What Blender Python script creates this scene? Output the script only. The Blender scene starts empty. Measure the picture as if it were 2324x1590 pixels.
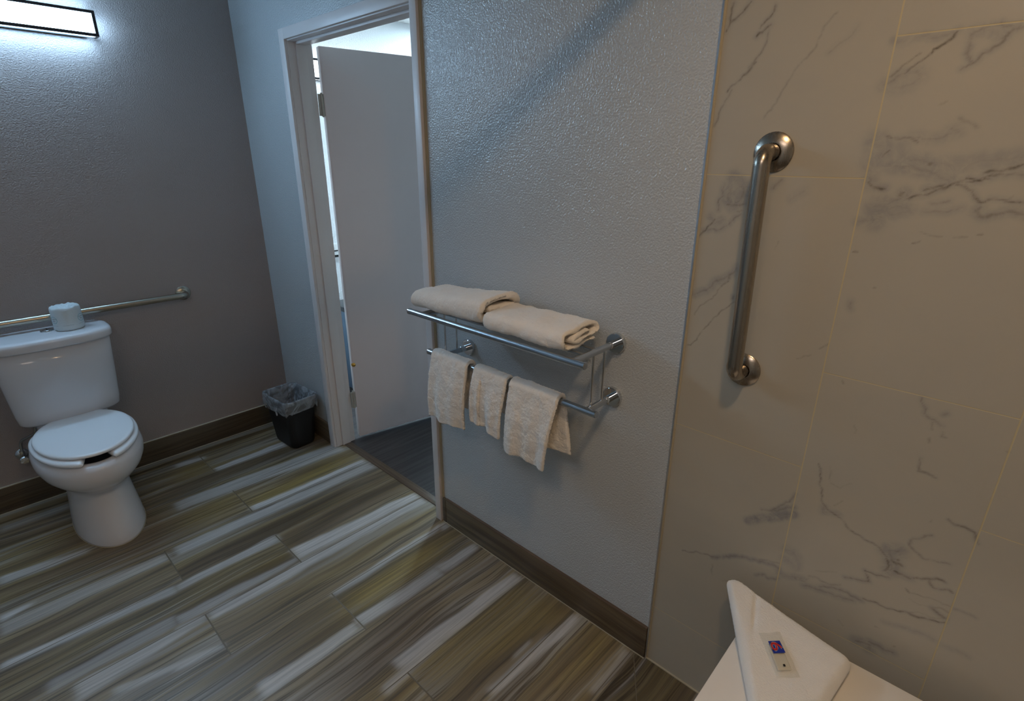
import bpy, bmesh, math, random
import numpy as np
from mathutils import Vector, Matrix, noise as mnoise
random.seed(7)
rng = np.random.default_rng(7)
PI = math.pi
scene = bpy.context.scene
COL = scene.collection

# ---------------------------------------------------------------- camera
yaw, pitch, roll = 0.816580634, -0.350048457, 0.00378584479
F_PX = 1210.79467
f = Vector((math.sin(yaw)*math.cos(pitch), math.cos(yaw)*math.cos(pitch), math.sin(pitch)))
rt = f.cross(Vector((0, 0, 1))).normalized(); up = rt.cross(f)
r2 = rt*math.cos(roll)+up*math.sin(roll); u2 = -rt*math.sin(roll)+up*math.cos(roll)
cam_d = bpy.data.cameras.new('camera'); cam = bpy.data.objects.new('camera', cam_d); COL.objects.link(cam)
m = Matrix((r2, u2, -f)).transposed().to_4x4(); m.translation = Vector((-1.28705801, -3.17398785, 1.58698708))
cam.matrix_world = m
cam_d.sensor_width = 36.0; cam_d.lens = 36.0*F_PX/2324.0; cam_d.clip_start = 0.02; cam_d.clip_end = 50
scene.camera = cam

# ---------------------------------------------------------------- exposure, world, light strengths
vs = scene.view_settings
vs.view_transform = 'Standard'; vs.look = 'None'; vs.gamma = 1.0; vs.use_curve_mapping = False; vs.exposure = 0.35
world = bpy.data.worlds.new('world'); scene.world = world; world.use_nodes = True
world.node_tree.nodes['Background'].inputs[0].default_value = (0.05, 0.055, 0.06, 1)
world.node_tree.nodes['Background'].inputs[1].default_value = 0.2
BAR_COL, BAR_STR = (0.42, 0.70, 1.0), 27.0          # cool LED bar over the toilet
WARM_COL, WARM_STR = (1.0, 0.67, 0.36), 165.0        # warm downlight over the shower
FAR_COL, FAR_STR = (0.66, 0.87, 1.0), 60.0          # cool fill panel added to brighten the outer room
ROOM_COL, ROOM_STR = (1.0, 0.84, 0.74), 5.5         # dim warm fill panel added in the bathroom

# ================================================================ helpers
def link(o, parent=None):
    COL.objects.link(o)
    if parent is not None: o.parent = parent
    return o
def mesh_obj(name, verts, faces, mat=None, parent=None, smooth=True, loc=None):
    me = bpy.data.meshes.new(name)
    me.from_pydata([tuple(map(float, v)) for v in verts], [], [tuple(int(i) for i in fc) for fc in faces])
    me.update()
    if smooth:
        me.polygons.foreach_set('use_smooth', [True]*len(me.polygons))
    if mat: me.materials.append(mat)
    o = bpy.data.objects.new(name, me); link(o, parent)
    if loc is not None: o.location = loc
    return o
def bm_obj(name, bm, mat=None, parent=None, smooth=False, loc=None, auto=None):
    bmesh.ops.recalc_face_normals(bm, faces=bm.faces)
    me = bpy.data.meshes.new(name); bm.to_mesh(me); bm.free()
    if smooth: me.polygons.foreach_set('use_smooth', [True]*len(me.polygons))
    if auto: 
        me.polygons.foreach_set('use_smooth', [True]*len(me.polygons))
        try: me.set_sharp_from_angle(angle=math.radians(auto))
        except Exception: pass
    if mat: me.materials.append(mat)
    o = bpy.data.objects.new(name, me); link(o, parent)
    if loc is not None: o.location = loc
    return o
def add_box(bm, x0, x1, y0, y1, z0, z1, bevel=0.0, seg=2):
    b = bmesh.new()
    bmesh.ops.create_cube(b, size=1.0)
    for v in b.verts:
        v.co = Vector(((x0+x1)/2+v.co.x*(x1-x0), (y0+y1)/2+v.co.y*(y1-y0), (z0+z1)/2+v.co.z*(z1-z0)))
    if bevel > 0:
        bmesh.ops.bevel(b, geom=list(b.edges), offset=bevel, segments=seg, affect='EDGES', profile=0.5)
    me = bpy.data.meshes.new('tmp'); b.to_mesh(me); b.free(); bm.from_mesh(me); bpy.data.meshes.remove(me)
def box(name, x0, x1, y0, y1, z0, z1, mat, parent=None, bevel=0.0, seg=2):
    bm = bmesh.new(); add_box(bm, x0, x1, y0, y1, z0, z1, bevel, seg)
    return bm_obj(name, bm, mat, parent, auto=40 if bevel else None)
def grid_faces(nu, nv, closed_u=False, closed_v=False):
    fs = []
    for i in range(nu if closed_u else nu-1):
        for j in range(nv if closed_v else nv-1):
            a = i*nv+j; b = ((i+1) % nu)*nv+j; c = ((i+1) % nu)*nv+(j+1) % nv; d = i*nv+(j+1) % nv
            fs.append((a, b, c, d))
    return fs
def fillet(points, radius, seg=8):
    pts = [Vector(p) for p in points]; out = [pts[0]]
    for i in range(1, len(pts)-1):
        a = (pts[i-1]-pts[i]); b = (pts[i+1]-pts[i]); r = radius
        a_n, b_n = a.normalized(), b.normalized(); ang = a_n.angle(b_n)
        d = min(r/math.tan(ang/2), a.length*.49, b.length*.49); rr = d*math.tan(ang/2)
        c = pts[i]+(a_n+b_n).normalized()*(rr/math.sin(ang/2))
        s, e = pts[i]+a_n*d-c, pts[i]+b_n*d-c; tot = s.angle(e); ax = s.cross(e).normalized()
        for k in range(seg+1): out.append(c+Matrix.Rotation(tot*k/seg, 3, ax) @ s)
    out.append(pts[-1]); return out
def add_tube(bm, path, r, n=20, caps=True, cap_bevel=0.0):
    path = [Vector(p) for p in path]; rs = r if isinstance(r, (list, tuple)) else [r]*len(path)
    if cap_bevel and caps:
        d0 = (path[1]-path[0]).normalized(); d1 = (path[-1]-path[-2]).normalized()
        path = [path[0], path[0]+d0*cap_bevel]+path[1:-1]+[path[-1]-d1*cap_bevel, path[-1]]
        rs = [rs[0]-cap_bevel, rs[0]]+list(rs[1:-1])+[rs[-1], rs[-1]-cap_bevel]
    t = (path[1]-path[0]).normalized()
    nrm = t.orthogonal().normalized(); rings = []
    for i, p in enumerate(path):
        t2 = (path[min(i+1, len(path)-1)]-path[max(i-1, 0)]).normalized()
        q = t.rotation_difference(t2); nrm = (q @ nrm); nrm = (nrm-t2*nrm.dot(t2)).normalized(); t = t2
        b = t.cross(nrm)
        rings.append([bm.verts.new(p+(nrm*math.cos(2*PI*k/n)+b*math.sin(2*PI*k/n))*rs[i]) for k in range(n)])
    for i in range(len(rings)-1):
        for k in range(n): bm.faces.new((rings[i][k], rings[i][(k+1) % n], rings[i+1][(k+1) % n], rings[i+1][k]))
    if caps:
        bm.faces.new(rings[0][::-1]); bm.faces.new(rings[-1])
def tube(name, path, r, mat, parent=None, n=20, cap_bevel=0.0):
    bm = bmesh.new(); add_tube(bm, path, r, n, True, cap_bevel)
    return bm_obj(name, bm, mat, parent, auto=35)
def add_lathe(bm, profile, origin, axis, n=48):
    axis = Vector(axis).normalized(); u = axis.orthogonal().normalized(); v = axis.cross(u); o = Vector(origin)
    rings = []
    for (r, h) in profile:
        if r < 1e-6: rings.append([bm.verts.new(o+axis*h)])
        else: rings.append([bm.verts.new(o+axis*h+(u*math.cos(2*PI*k/n)+v*math.sin(2*PI*k/n))*r) for k in range(n)])
    for i in range(len(rings)-1):
        A, B = rings[i], rings[i+1]
        for k in range(n):
            if len(A) == 1 and len(B) == 1: break
            if len(A) == 1: bm.faces.new((A[0], B[k], B[(k+1) % n]))
            elif len(B) == 1: bm.faces.new((A[k], A[(k+1) % n], B[0]))
            else: bm.faces.new((A[k], A[(k+1) % n], B[(k+1) % n], B[k]))
def lathe(name, profile, origin, axis, mat, parent=None, n=48, auto=35):
    bm = bmesh.new(); add_lathe(bm, profile, origin, axis, n); return bm_obj(name, bm, mat, parent, auto=auto)
def loft(name, rings, mat, parent=None, cap0=True, cap1=True, subsurf=0, auto=None):
    n = len(rings[0]); verts = [p for r in rings for p in r]
    fs = grid_faces(len(rings), n, False, True)
    if cap0: fs.append(tuple(range(n))[::-1])
    if cap1: fs.append(tuple(range((len(rings)-1)*n, len(rings)*n)))
    bm = bmesh.new(); vv = [bm.verts.new(v) for v in verts]
    for fc in fs: bm.faces.new([vv[i] for i in fc])
    o = bm_obj(name, bm, mat, parent, smooth=True, auto=auto)
    if subsurf:
        md = o.modifiers.new('subsurf', 'SUBSURF'); md.levels = subsurf; md.render_levels = subsurf
    return o
def empty(name, loc, label, cat, group=None):
    o = bpy.data.objects.new(name, None); o.location = loc; o.empty_display_size = .05; link(o)
    return tag(o, label, cat, group)
def tag(o, label=None, cat=None, group=None, kind=None):
    if label: o['label'] = label
    if cat: o['category'] = cat
    if group: o['group'] = group
    if kind: o['kind'] = kind
    return o
def struct(o, label=None, cat=None): return tag(o, label, cat, kind='structure')
def adopt(root):
    """children were modelled in world space: make them keep their place under a root that is not at the origin"""
    bpy.context.view_layer.update()
    inv = root.matrix_world.inverted()
    for ch in root.children: ch.matrix_parent_inverse = inv.copy()
def fbm(P, scale, seed=0.0, oct=3):
    out = np.zeros(len(P))
    for i, p in enumerate(P):
        out[i] = mnoise.fractal(Vector((p[0]*scale+seed, p[1]*scale+seed*.7, p[2]*scale-seed)), 1.0, 2.0, oct)
    return out
def thick_sheet(name, P, thick, mat, parent=None, edge=0.012, lump=0.0025, fuzz=0.0011, seed=1.0, lump_scale=18, closed=False):
    """a padded cloth from a grid of centre points (ns, nt, 3), rounded at its borders, with terry lumps"""
    P = np.asarray(P, float); ns, nt = P.shape[:2]
    du = np.gradient(P, axis=0); dv = np.gradient(P, axis=1)
    N = np.cross(du, dv); N /= np.linalg.norm(N, axis=2, keepdims=True)+1e-12
    su = np.concatenate([[0], np.cumsum(np.linalg.norm(np.diff(P[:, nt//2], axis=0), axis=1))])
    sv = np.concatenate([[0], np.cumsum(np.linalg.norm(np.diff(P[ns//2], axis=0), axis=1))])
    eu = np.minimum(su, su[-1]-su); ev = np.minimum(sv, sv[-1]-sv)
    def prof(e): q = np.clip(e/edge, 0, 1); return np.sqrt(np.clip(1-(1-q)**2, 0.0, 1))
    T = np.minimum.outer(prof(eu), prof(ev)); T = np.maximum(T, 0.02)
    half = (thick if np.isscalar(thick) else thick)*T/2
    A = P+N*half[..., None]; B = P-N*half[..., None]
    verts = np.concatenate([A.reshape(-1, 3), B.reshape(-1, 3)])
    nn = np.concatenate([N.reshape(-1, 3), -N.reshape(-1, 3)])
    if lump: verts = verts+nn*(fbm(verts, lump_scale, seed)*lump)[:, None]
    if fuzz: verts = verts+rng.normal(size=verts.shape)*fuzz*np.array([1, 1, 1])
    K = ns*nt; fs = grid_faces(ns, nt); faces = list(fs)+[tuple(K+i for i in fc[::-1]) for fc in fs]
    bord = [i*nt for i in range(ns)]+[(ns-1)*nt+j for j in range(1, nt)]+[i*nt+nt-1 for i in range(ns-2, -1, -1)]+[j for j in range(nt-2, 0, -1)]
    for k in range(len(bord)):
        a, b = bord[k], bord[(k+1) % len(bord)]; faces.append((b, a, a+K, b+K))
    o = mesh_obj(name, verts, faces, mat, parent)
    bm = bmesh.new(); bm.from_mesh(o.data); bmesh.ops.recalc_face_normals(bm, faces=bm.faces); bm.to_mesh(o.data); bm.free()
    return o
def text_geo(s, size, shear=0.0):
    cu = bpy.data.curves.new('t', 'FONT'); cu.body = s; cu.size = size; cu.align_x = 'CENTER'; cu.align_y = 'CENTER'; cu.shear = shear
    cu.resolution_u = 4
    o = bpy.data.objects.new('t', cu); COL.objects.link(o); bpy.context.view_layer.update()
    me = o.to_mesh(); v = [tuple(q.co) for q in me.vertices]; fc = [tuple(p.vertices) for p in me.polygons]
    o.to_mesh_clear(); bpy.data.objects.remove(o); bpy.data.curves.remove(cu)
    return v, fc

# ================================================================ materials
class NT:
    def __init__(s, name):
        s.m = bpy.data.materials.new(name); s.m.use_nodes = True; s.t = s.m.node_tree; s.t.nodes.clear()
        s.out = s.n('ShaderNodeOutputMaterial'); s.b = s.n('ShaderNodeBsdfPrincipled'); s.l(s.b.outputs[0], s.out.inputs[0])
    def n(s, k, **kw):
        q = s.t.nodes.new(k)
        for a, v in kw.items(): setattr(q, a, v)
        return q
    def l(s, a, b): s.t.links.new(a, b)
    def put(s, sock, v):
        if isinstance(v, bpy.types.NodeSocket): s.l(v, sock)
        else: sock.default_value = v
    def math(s, op, a, b=None, c=None, clamp=False):
        q = s.n('ShaderNodeMath', operation=op, use_clamp=clamp); s.put(q.inputs[0], a)
        if b is not None: s.put(q.inputs[1], b)
        if c is not None: s.put(q.inputs[2], c)
        return q.outputs[0]
    def vec(s, x, y, z):
        q = s.n('ShaderNodeCombineXYZ'); s.put(q.inputs[0], x); s.put(q.inputs[1], y); s.put(q.inputs[2], z); return q.outputs[0]
    def noise(s, v, scale, detail=2.0, rough=.5, dist=0.0, dim='3D'):
        q = s.n('ShaderNodeTexNoise', noise_dimensions=dim); 
        if v is not None: s.put(q.inputs['Vector'], v)
        q.inputs['Scale'].default_value = scale; q.inputs['Detail'].default_value = detail
        q.inputs['Roughness'].default_value = rough; q.inputs['Distortion'].default_value = dist; return q.outputs[0]
    def white(s, v):
        q = s.n('ShaderNodeTexWhiteNoise', noise_dimensions='3D'); s.put(q.inputs['Vector'], v); return q.outputs['Value']
    def ramp(s, fac, stops, interp='LINEAR'):
        q = s.n('ShaderNodeValToRGB'); cr = q.color_ramp; cr.interpolation = interp
        while len(cr.elements) < len(stops): cr.elements.new(0.5)
        for e, (p, c) in zip(cr.elements, stops): e.position = p; e.color = (*c, 1) if len(c) == 3 else c
        s.put(q.inputs[0], fac); return q.outputs[0]
    def mix(s, fac, a, b, blend='MIX'):
        q = s.n('ShaderNodeMix', data_type='RGBA', blend_type=blend); s.put(q.inputs[0], fac)
        s.put(q.inputs[6], a if isinstance(a, bpy.types.NodeSocket) else (*a, 1)); s.put(q.inputs[7], b if isinstance(b, bpy.types.NodeSocket) else (*b, 1))
        return q.outputs[2]
    def obj(s):
        q = s.n('ShaderNodeTexCoord'); return q.outputs['Object']
    def sep(s, v):
        q = s.n('ShaderNodeSeparateXYZ'); s.l(v, q.inputs[0]); return q.outputs
    def bump(s, h, strength=.3, dist=.002, normal=None):
        q = s.n('ShaderNodeBump'); q.inputs['Strength'].default_value = strength; q.inputs['Distance'].default_value = dist
        s.put(q.inputs['Height'], h)
        if normal is not None: s.l(normal, q.inputs['Normal'])
        s.l(q.outputs[0], s.b.inputs['Normal']); return q.outputs[0]
    def set(s, color=None, rough=None, metal=None, spec=None, **kw):
        if color is not None: s.put(s.b.inputs['Base Color'], color if isinstance(color, bpy.types.NodeSocket) else (*color, 1))
        if rough is not None: s.put(s.b.inputs['Roughness'], rough)
        if metal is not None: s.b.inputs['Metallic'].default_value = metal
        if spec is not None: s.b.inputs['Specular IOR Level'].default_value = spec
        for k, v in kw.items(): s.put(s.b.inputs[k.replace('_', ' ')], v)
        return s.m
def paint(name, col, rough=.42, scale=190, depth=.0018, strength=.75):
    t = NT(name); o = t.obj()
    h1 = t.noise(o, scale, 1.0, .4, .15); h2 = t.noise(o, scale*.45, 1.0, .5)
    h1 = t.ramp(h1, [(.30, (0, 0, 0)), (.70, (1, 1, 1))])
    h = t.math('ADD', t.math('MULTIPLY', h1, .7), t.math('MULTIPLY', h2, .5))
    t.bump(h, strength, depth)
    v = t.noise(o, 2.2, 3.0)
    c = t.mix(t.math('MULTIPLY', v, .12), col, tuple(x*.82 for x in col))
    return t.set(c, rough, spec=.7)
M = {}
M['paint_light'] = paint('painted_wall', (.545, .575, .59), .22)
M['paint_taupe'] = paint('taupe_wall', (.385, .335, .318), .36)
M['ceiling'] = paint('ceiling_paint', (.72, .72, .70), .7)
M['paint_far'] = paint('outer_room_wall', (.80, .84, .86), .5)

def simple(name, col, rough=.5, metal=0.0, bump=None, **kw):
    t = NT(name); o = t.obj()
    v = t.noise(o, 9.0, 3.0); c = t.mix(t.math('MULTIPLY', v, .10), col, tuple(x*.85 for x in col))
    if bump: t.bump(t.noise(o, bump[0], 2.0), bump[1], bump[2])
    return t.set(c, rough, metal, **kw)
M['trim'] = simple('trim_paint', (.78, .73, .72), .38, bump=(160, .12, .001))
M['door'] = simple('door_paint', (.80, .71, .71), .40, bump=(90, .12, .001))
M['caulk'] = simple('aged_caulk', (.46, .40, .28), .6)
M['black'] = simple('black_plastic', (.005, .005, .0055), .55)
M['black_frame'] = simple('black_metal', (.02, .02, .025), .35)
M['porcelain'] = simple('porcelain', (.76, .76, .79), .13)
M['seat'] = simple('seat_plastic', (.90, .93, .96), .22)
M['dark'] = simple('dark_inside', (.006, .006, .006), .8)
M['bench'] = simple('bench_panel', (.88, .84, .78), .28)
M['brass'] = simple('brass', (.62, .36, .08), .35, 1.0)
M['hinge'] = simple('painted_hinge', (.45, .43, .38), .4, .2)
M['counter'] = simple('dark_counter', (.03, .03, .035), .3)
M['bluepanel'] = simple('blue_grey_panel', (.16, .24, .34), .5)
M['plate'] = simple('outlet_plate', (.70, .72, .72), .4)
M['paper'] = simple('wrapping_paper', (.66, .74, .77), .75, bump=(420, .5, .0012))
M['teal'] = simple('teal_print', (.08, .40, .46), .7)
M['grey_ink'] = simple('grey_ink', (.16, .22, .26), .7)
M['logo_blue'] = simple('blue_print', (.01, .035, .36), .4)
M['logo_red'] = simple('red_print', (.62, .02, .03), .4)
M['white_ink'] = simple('white_print', (.75, .72, .75), .4)
M['soap'] = simple('soap', (.70, .66, .54), .4)
M['grout'] = simple('grout', (.50, .45, .34), .8)
M['curtain'] = simple('curtain_cloth', (.62, .60, .56), .8)

def metal(name, col, rough, streak=0.0, axis=2):
    t = NT(name); o = t.obj(); x, y, z = t.sep(o)
    if streak:
        sc = [140, 140, 140]; sc[axis] = 3
        nn = t.noise(t.vec(t.math('MULTIPLY', x, sc[0]), t.math('MULTIPLY', y, sc[1]), t.math('MULTIPLY', z, sc[2])), 3.0, 3.0)
        r = t.math('ADD', t.math('MULTIPLY', nn, streak), rough)
        return t.set(col, r, 1.0)
    nn = t.noise(o, 30, 2.0)
    return t.set(col, t.math('ADD', t.math('MULTIPLY', nn, .03), rough), 1.0)
M['chrome'] = metal('chrome', (.66, .68, .70), .05)
M['chrome_satin'] = metal('satin_chrome', (.50, .54, .58), .24)
M['steel'] = metal('brushed_steel', (.42, .37, .31), .20, .12, 2)
M['steel_x'] = metal('brushed_steel_long', (.48, .45, .38), .22, .08, 0)
M['alu'] = metal('aluminium_trim', (.72, .75, .80), .30)

def emit(name, col, strength):
    t = NT(name); t.b.inputs['Base Color'].default_value = (.8, .8, .8, 1)
    t.b.inputs['Emission Color'].default_value = (*col, 1); t.b.inputs['Emission Strength'].default_value = strength
    return t.m
M['bar_light'] = emit('bar_diffuser', BAR_COL, BAR_STR)
M['warm_light'] = emit('warm_lens', WARM_COL, WARM_STR)
M['far_fill'] = emit('outer_room_fill', FAR_COL, FAR_STR)
M['room_fill'] = emit('fill_panel', ROOM_COL, ROOM_STR)
M['far_bar'] = emit('outer_bar_diffuser', (.85, .95, 1.0), 6.0)

# terry cloth
def terry(name, col):
    t = NT(name); o = t.obj()
    a = t.n('ShaderNodeTexVoronoi'); t.l(o, a.inputs['Vector']); a.inputs['Scale'].default_value = 330
    h = t.math('ADD', t.math('MULTIPLY', a.outputs['Distance'], -.8), t.math('MULTIPLY', t.noise(o, 700, 2.0), .5))
    t.bump(h, .45, .0018)
    c = t.mix(t.noise(o, 25, 3.0), col, tuple(x*.9 for x in col))
    return t.set(c, .95, Sheen_Weight=.5, Sheen_Roughness=.6)
M['terry'] = terry('terry_cloth', (.95, .89, .81))
M['terry_white'] = terry('white_terry_cloth', (.95, .93, .89))

# translucent bin liner
t = NT('bin_liner'); o_ = t.obj()
wr = t.noise(o_, 13, 3.0, .5, 2.0); t.bump(wr, .7, .02)
tr = t.n('ShaderNodeBsdfTransparent'); tr.inputs[0].default_value = (.93, .96, 1, 1); mx = t.n('ShaderNodeMixShader')
t.set((.62, .68, .74), .22, spec=.8)
fac = t.math('ADD', t.math('MULTIPLY', t.ramp(t.noise(o_, 11, 3.0, .55, 2.5), [(.35, (0, 0, 0)), (.75, (1, 1, 1))]), .40), .22)
t.l(fac, mx.inputs[0]); t.l(tr.outputs[0], mx.inputs[1]); t.l(t.b.outputs[0], mx.inputs[2]); t.l(mx.outputs[0], t.out.inputs[0])
M['liner'] = t.m
t = NT('clear_wrapper'); tr = t.n('ShaderNodeBsdfTransparent'); tr.inputs[0].default_value = (.97, .97, .95, 1); mx = t.n('ShaderNodeMixShader')
t.set((.92, .90, .84), .12, spec=.8); t.bump(t.noise(t.obj(), 60, 2.0), .35, .002)
mx.inputs[0].default_value = .24; t.l(tr.outputs[0], mx.inputs[1]); t.l(t.b.outputs[0], mx.inputs[2]); t.l(mx.outputs[0], t.out.inputs[0])
M['wrapper'] = t.m

# wood-look plank tile for the floor: planks along x
ROW0, ROWH, PL = -0.105, 0.2437, 1.29
def wood_cols(t, lx, ly, rnd, dark=1.0, pale=1.0):
    """lx along the grain, ly across (metres), rnd per plank"""
    off = t.math('MULTIPLY', rnd, 37.0)
    wv = t.noise(t.vec(t.math('MULTIPLY', lx, 1.6), t.math('MULTIPLY', ly, 3.0), off), 1.0, 2.0)
    yy = t.math('ADD', ly, t.math('MULTIPLY', t.math('SUBTRACT', wv, .5), .075))
    n1 = t.noise(t.vec(t.math('MULTIPLY', lx, .55), t.math('MULTIPLY', yy, 15.0), off), 1.0, 2.0, .55)
    n2 = t.noise(t.vec(t.math('MULTIPLY', lx, 2.4), t.math('MULTIPLY', yy, 120.0), off), 1.0, 3.0, .6)
    n3 = t.noise(t.vec(t.math('MULTIPLY', lx, 1.0), t.math('MULTIPLY', yy, 48.0), off), 1.0, 3.0, .6)
    k = dark
    base = t.ramp(n1, [(.30, (.115*k, .082*k, .045*k)), (.42, (.21*k, .155*k, .075*k)), (.49, (.31*k, .245*k, .125*k)),
                       (.545, (.33*k, .27*k, .17*k)), (.575, tuple(k*(a+(b-a)*pale) for a, b in zip((.30, .26, .18), (.50, .48, .45)))), (.66, tuple(k*(a+(b-a)*pale) for a, b in zip((.27, .23, .16), (.46, .44, .42)))), (.68, (.25*k, .21*k, .15*k)), (.78, (.18*k, .145*k, .105*k))])
    hue = t.noise(t.vec(t.math('MULTIPLY', lx, .9), t.math('MULTIPLY', yy, 9.0), t.math('ADD', off, 5.0)), 1.0, 2.0)
    base = t.mix(t.ramp(hue, [(.40, (0, 0, 0)), (.60, (.45, .45, .45))]), base, (.27*k, .215*k, .16*k))
    c = t.mix(t.ramp(n3, [(.53, (0, 0, 0)), (.60, (.9, .9, .9)), (.66, (.3, .3, .3))]), base, (.085*k, .062*k, .038*k))
    c = t.mix(t.ramp(n2, [(.46, (0, 0, 0)), (.66, (.6, .6, .6))]), c, (.12*k, .10*k, .075*k))
    return c, n2
t = NT('wood_plank_tile'); x, y, z = t.sep(t.obj())
ry = t.math('DIVIDE', t.math('SUBTRACT', ROW0, y), ROWH); row = t.math('FLOOR', ry); fy = t.math('SUBTRACT', ry, row)
odd = t.math('MODULO', t.math('ADD', row, 20.0), 2.0)
xo = t.math('ADD', -0.588, t.math('MULTIPLY', odd, -0.370))
rx = t.math('DIVIDE', t.math('SUBTRACT', x, xo), PL); colm = t.math('FLOOR', rx); fx = t.math('SUBTRACT', rx, colm)
rnd = t.white(t.vec(row, colm, 3.3))
c, n2 = wood_cols(t, x, y, rnd, 1.0, pale=.35)
at = t.n('ShaderNodeAttribute', attribute_name='bands'); bs = t.sep(at.outputs['Vector'])
gr = t.noise(t.vec(t.math('MULTIPLY', x, 2.6), t.math('MULTIPLY', y, 95.0), 4.0), 1.0, 6.0, .68)
grr = t.ramp(gr, [(.36, (.45, .45, .45)), (.60, (1.2, 1.2, 1.2))])
c = t.mix(t.math('MULTIPLY', bs[2], .85, clamp=True), c, t.mix(1.0, (.36, .26, .075), grr, 'MULTIPLY'))
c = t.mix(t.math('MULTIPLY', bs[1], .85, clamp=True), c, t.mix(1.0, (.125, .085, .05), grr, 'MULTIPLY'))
c = t.mix(t.math('MULTIPLY', bs[0], .92, clamp=True), c, t.mix(.55, (.62, .61, .60), t.mix(1.0, (.62, .61, .60), grr, 'MULTIPLY')))
tint = t.math('ADD', .85, t.math('MULTIPLY', rnd, .3))
c = t.mix(1.0, c, t.vec(tint, tint, tint), 'MULTIPLY')
ey = t.math('MULTIPLY', t.math('MINIMUM', fy, t.math('SUBTRACT', 1.0, fy)), ROWH)
ex = t.math('MULTIPLY', t.math('MINIMUM', fx, t.math('SUBTRACT', 1.0, fx)), PL)
e = t.math('MINIMUM', t.math('MULTIPLY', ey, 1.5), ex)
# shower entrance: grout line along x at y=-2.556 and darker planks beyond, with one diagonal cut
sh = t.math('LESS_THAN', y, -2.556)
e2 = t.math('ABSOLUTE', t.math('ADD', y, 2.556))
dg = t.math('ABSOLUTE', t.math('MULTIPLY', t.math('SUBTRACT', t.math('MULTIPLY', t.math('ADD', x, .022), .682), t.math('ADD', y, 2.556)), .826))
dg = t.math('ADD', dg, t.math('MULTIPLY', t.math('SUBTRACT', 1.0, sh), 1.0))
e = t.math('MINIMUM', e, t.math('MINIMUM', e2, t.math('MULTIPLY', dg, 1.4)))
g = t.ramp(t.math('DIVIDE', e, .0042), [(.40, (1, 1, 1)), (.70, (0, 0, 0))])
cs, _ = wood_cols(t, x, y, .77, .55)
c = t.mix(sh, c, cs)
c = t.mix(g, c, (.17, .14, .095))
gm = t.n('ShaderNodeRGBToBW'); t.l(g, gm.inputs[0])
t.bump(t.math('SUBTRACT', t.math('MULTIPLY', n2, .25), gm.outputs[0]), .5, .0012)
t.set(c, t.math('ADD', .30, t.math('MULTIPLY', n2, .15)))
M['floor'] = t.m
def baseboard_mat(name, along):
    t = NT(name); x, y, z = t.sep(t.obj()); a = x if along == 'x' else y
    c, n2 = wood_cols(t, a, t.math('ADD', z, 3.17), .31, .85 if along == 'y' else .48, pale=0.0)
    off = t.noise(t.vec(t.math('MULTIPLY', a, 2.0), t.math('MULTIPLY', z, 60.0), 1.0), 1.0, 3.0)
    c = t.mix(t.math('MULTIPLY', off, .9), c, (.085, .06, .042))
    return t.set(c, .38)
M['base_x'] = baseboard_mat('baseboard_tile_toilet_wall', 'x'); M['base_y'] = baseboard_mat('baseboard_tile_door_wall', 'y')
t = NT('dark_vinyl_plank'); x, y, z = t.sep(t.obj())
n = t.noise(t.vec(t.math('MULTIPLY', x, 2.0), t.math('MULTIPLY', y, 40.0), 0.0), 1.0, 4.0, .6)
t.set(t.ramp(n, [(.3, (.035, .03, .03)), (.7, (.10, .09, .088))]), .42); M['vinyl'] = t.m
t = NT('threshold_wood'); x, y, z = t.sep(t.obj())
n = t.noise(t.vec(t.math('MULTIPLY', x, 90.0), t.math('MULTIPLY', y, 4.0), 0.0), 1.0, 3.0)
t.set(t.ramp(n, [(.3, (.085, .055, .035)), (.7, (.16, .105, .065))]), .4); M['thresh'] = t.m

# marble-look wall tile
YT, Z0, TH, TW = -2.591, 1.547, 0.661, 0.332
t = NT('marble_wall_tile'); o_ = t.obj(); x, y, z = t.sep(o_)
cx_ = t.math('DIVIDE', t.math('SUBTRACT', YT, y), TW); ci = t.math('FLOOR', cx_); fx = t.math('SUBTRACT', cx_, ci)
par = t.math('MODULO', t.math('ADD', ci, 20.0), 2.0)
cz = t.math('DIVIDE', t.math('SUBTRACT', t.math('SUBTRACT', z, Z0), t.math('MULTIPLY', par, .247)), TH); ri = t.math('FLOOR', cz); fz = t.math('SUBTRACT', cz, ri)
ex = t.math('MULTIPLY', t.math('MINIMUM', fx, t.math('SUBTRACT', 1.0, fx)), TW)
ez = t.math('MULTIPLY', t.math('MINIMUM', fz, t.math('SUBTRACT', 1.0, fz)), TH)
e = t.math('MINIMUM', ex, t.math('MULTIPLY', ez, 1.3))
g = t.ramp(t.math('DIVIDE', e, .0036), [(.25, (.9, .9, .9)), (.50, (0, 0, 0))])
at = t.n('ShaderNodeAttribute', attribute_name='veins')
vs_ = t.sep(at.outputs['Vector'])
cloud = t.noise(t.vec(x, t.math('MULTIPLY', y, 1.0), t.math('MULTIPLY', z, 1.6)), 3.5, 4.0, .6, .6)
brk = t.noise(o_, 34, 5.0, .7, .8)
base = t.mix(t.ramp(cloud, [(.3, (0, 0, 0)), (.75, (.5, .5, .5))]), (.475, .435, .355), (.41, .39, .34))
vm = t.math('MULTIPLY', vs_[0], t.ramp(brk, [(.30, (.25, .25, .25)), (.62, (1.3, 1.3, 1.3))]))
sm = t.math('MULTIPLY', vs_[1], t.ramp(brk, [(.30, (.30, .30, .30)), (.60, (1.25, 1.25, 1.25))]))
c = t.mix(t.math('MULTIPLY', sm, .75, clamp=True), base, (.25, .25, .255))
c = t.mix(t.math('MULTIPLY', vm, .9, clamp=True), c, (.13, .11, .085))
c = t.mix(g, c, (.56, .47, .27))
gm = t.n('ShaderNodeRGBToBW'); t.l(g, gm.inputs[0])
t.bump(t.math('SUBTRACT', 1.0, gm.outputs[0]), .35, .0012)
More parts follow.
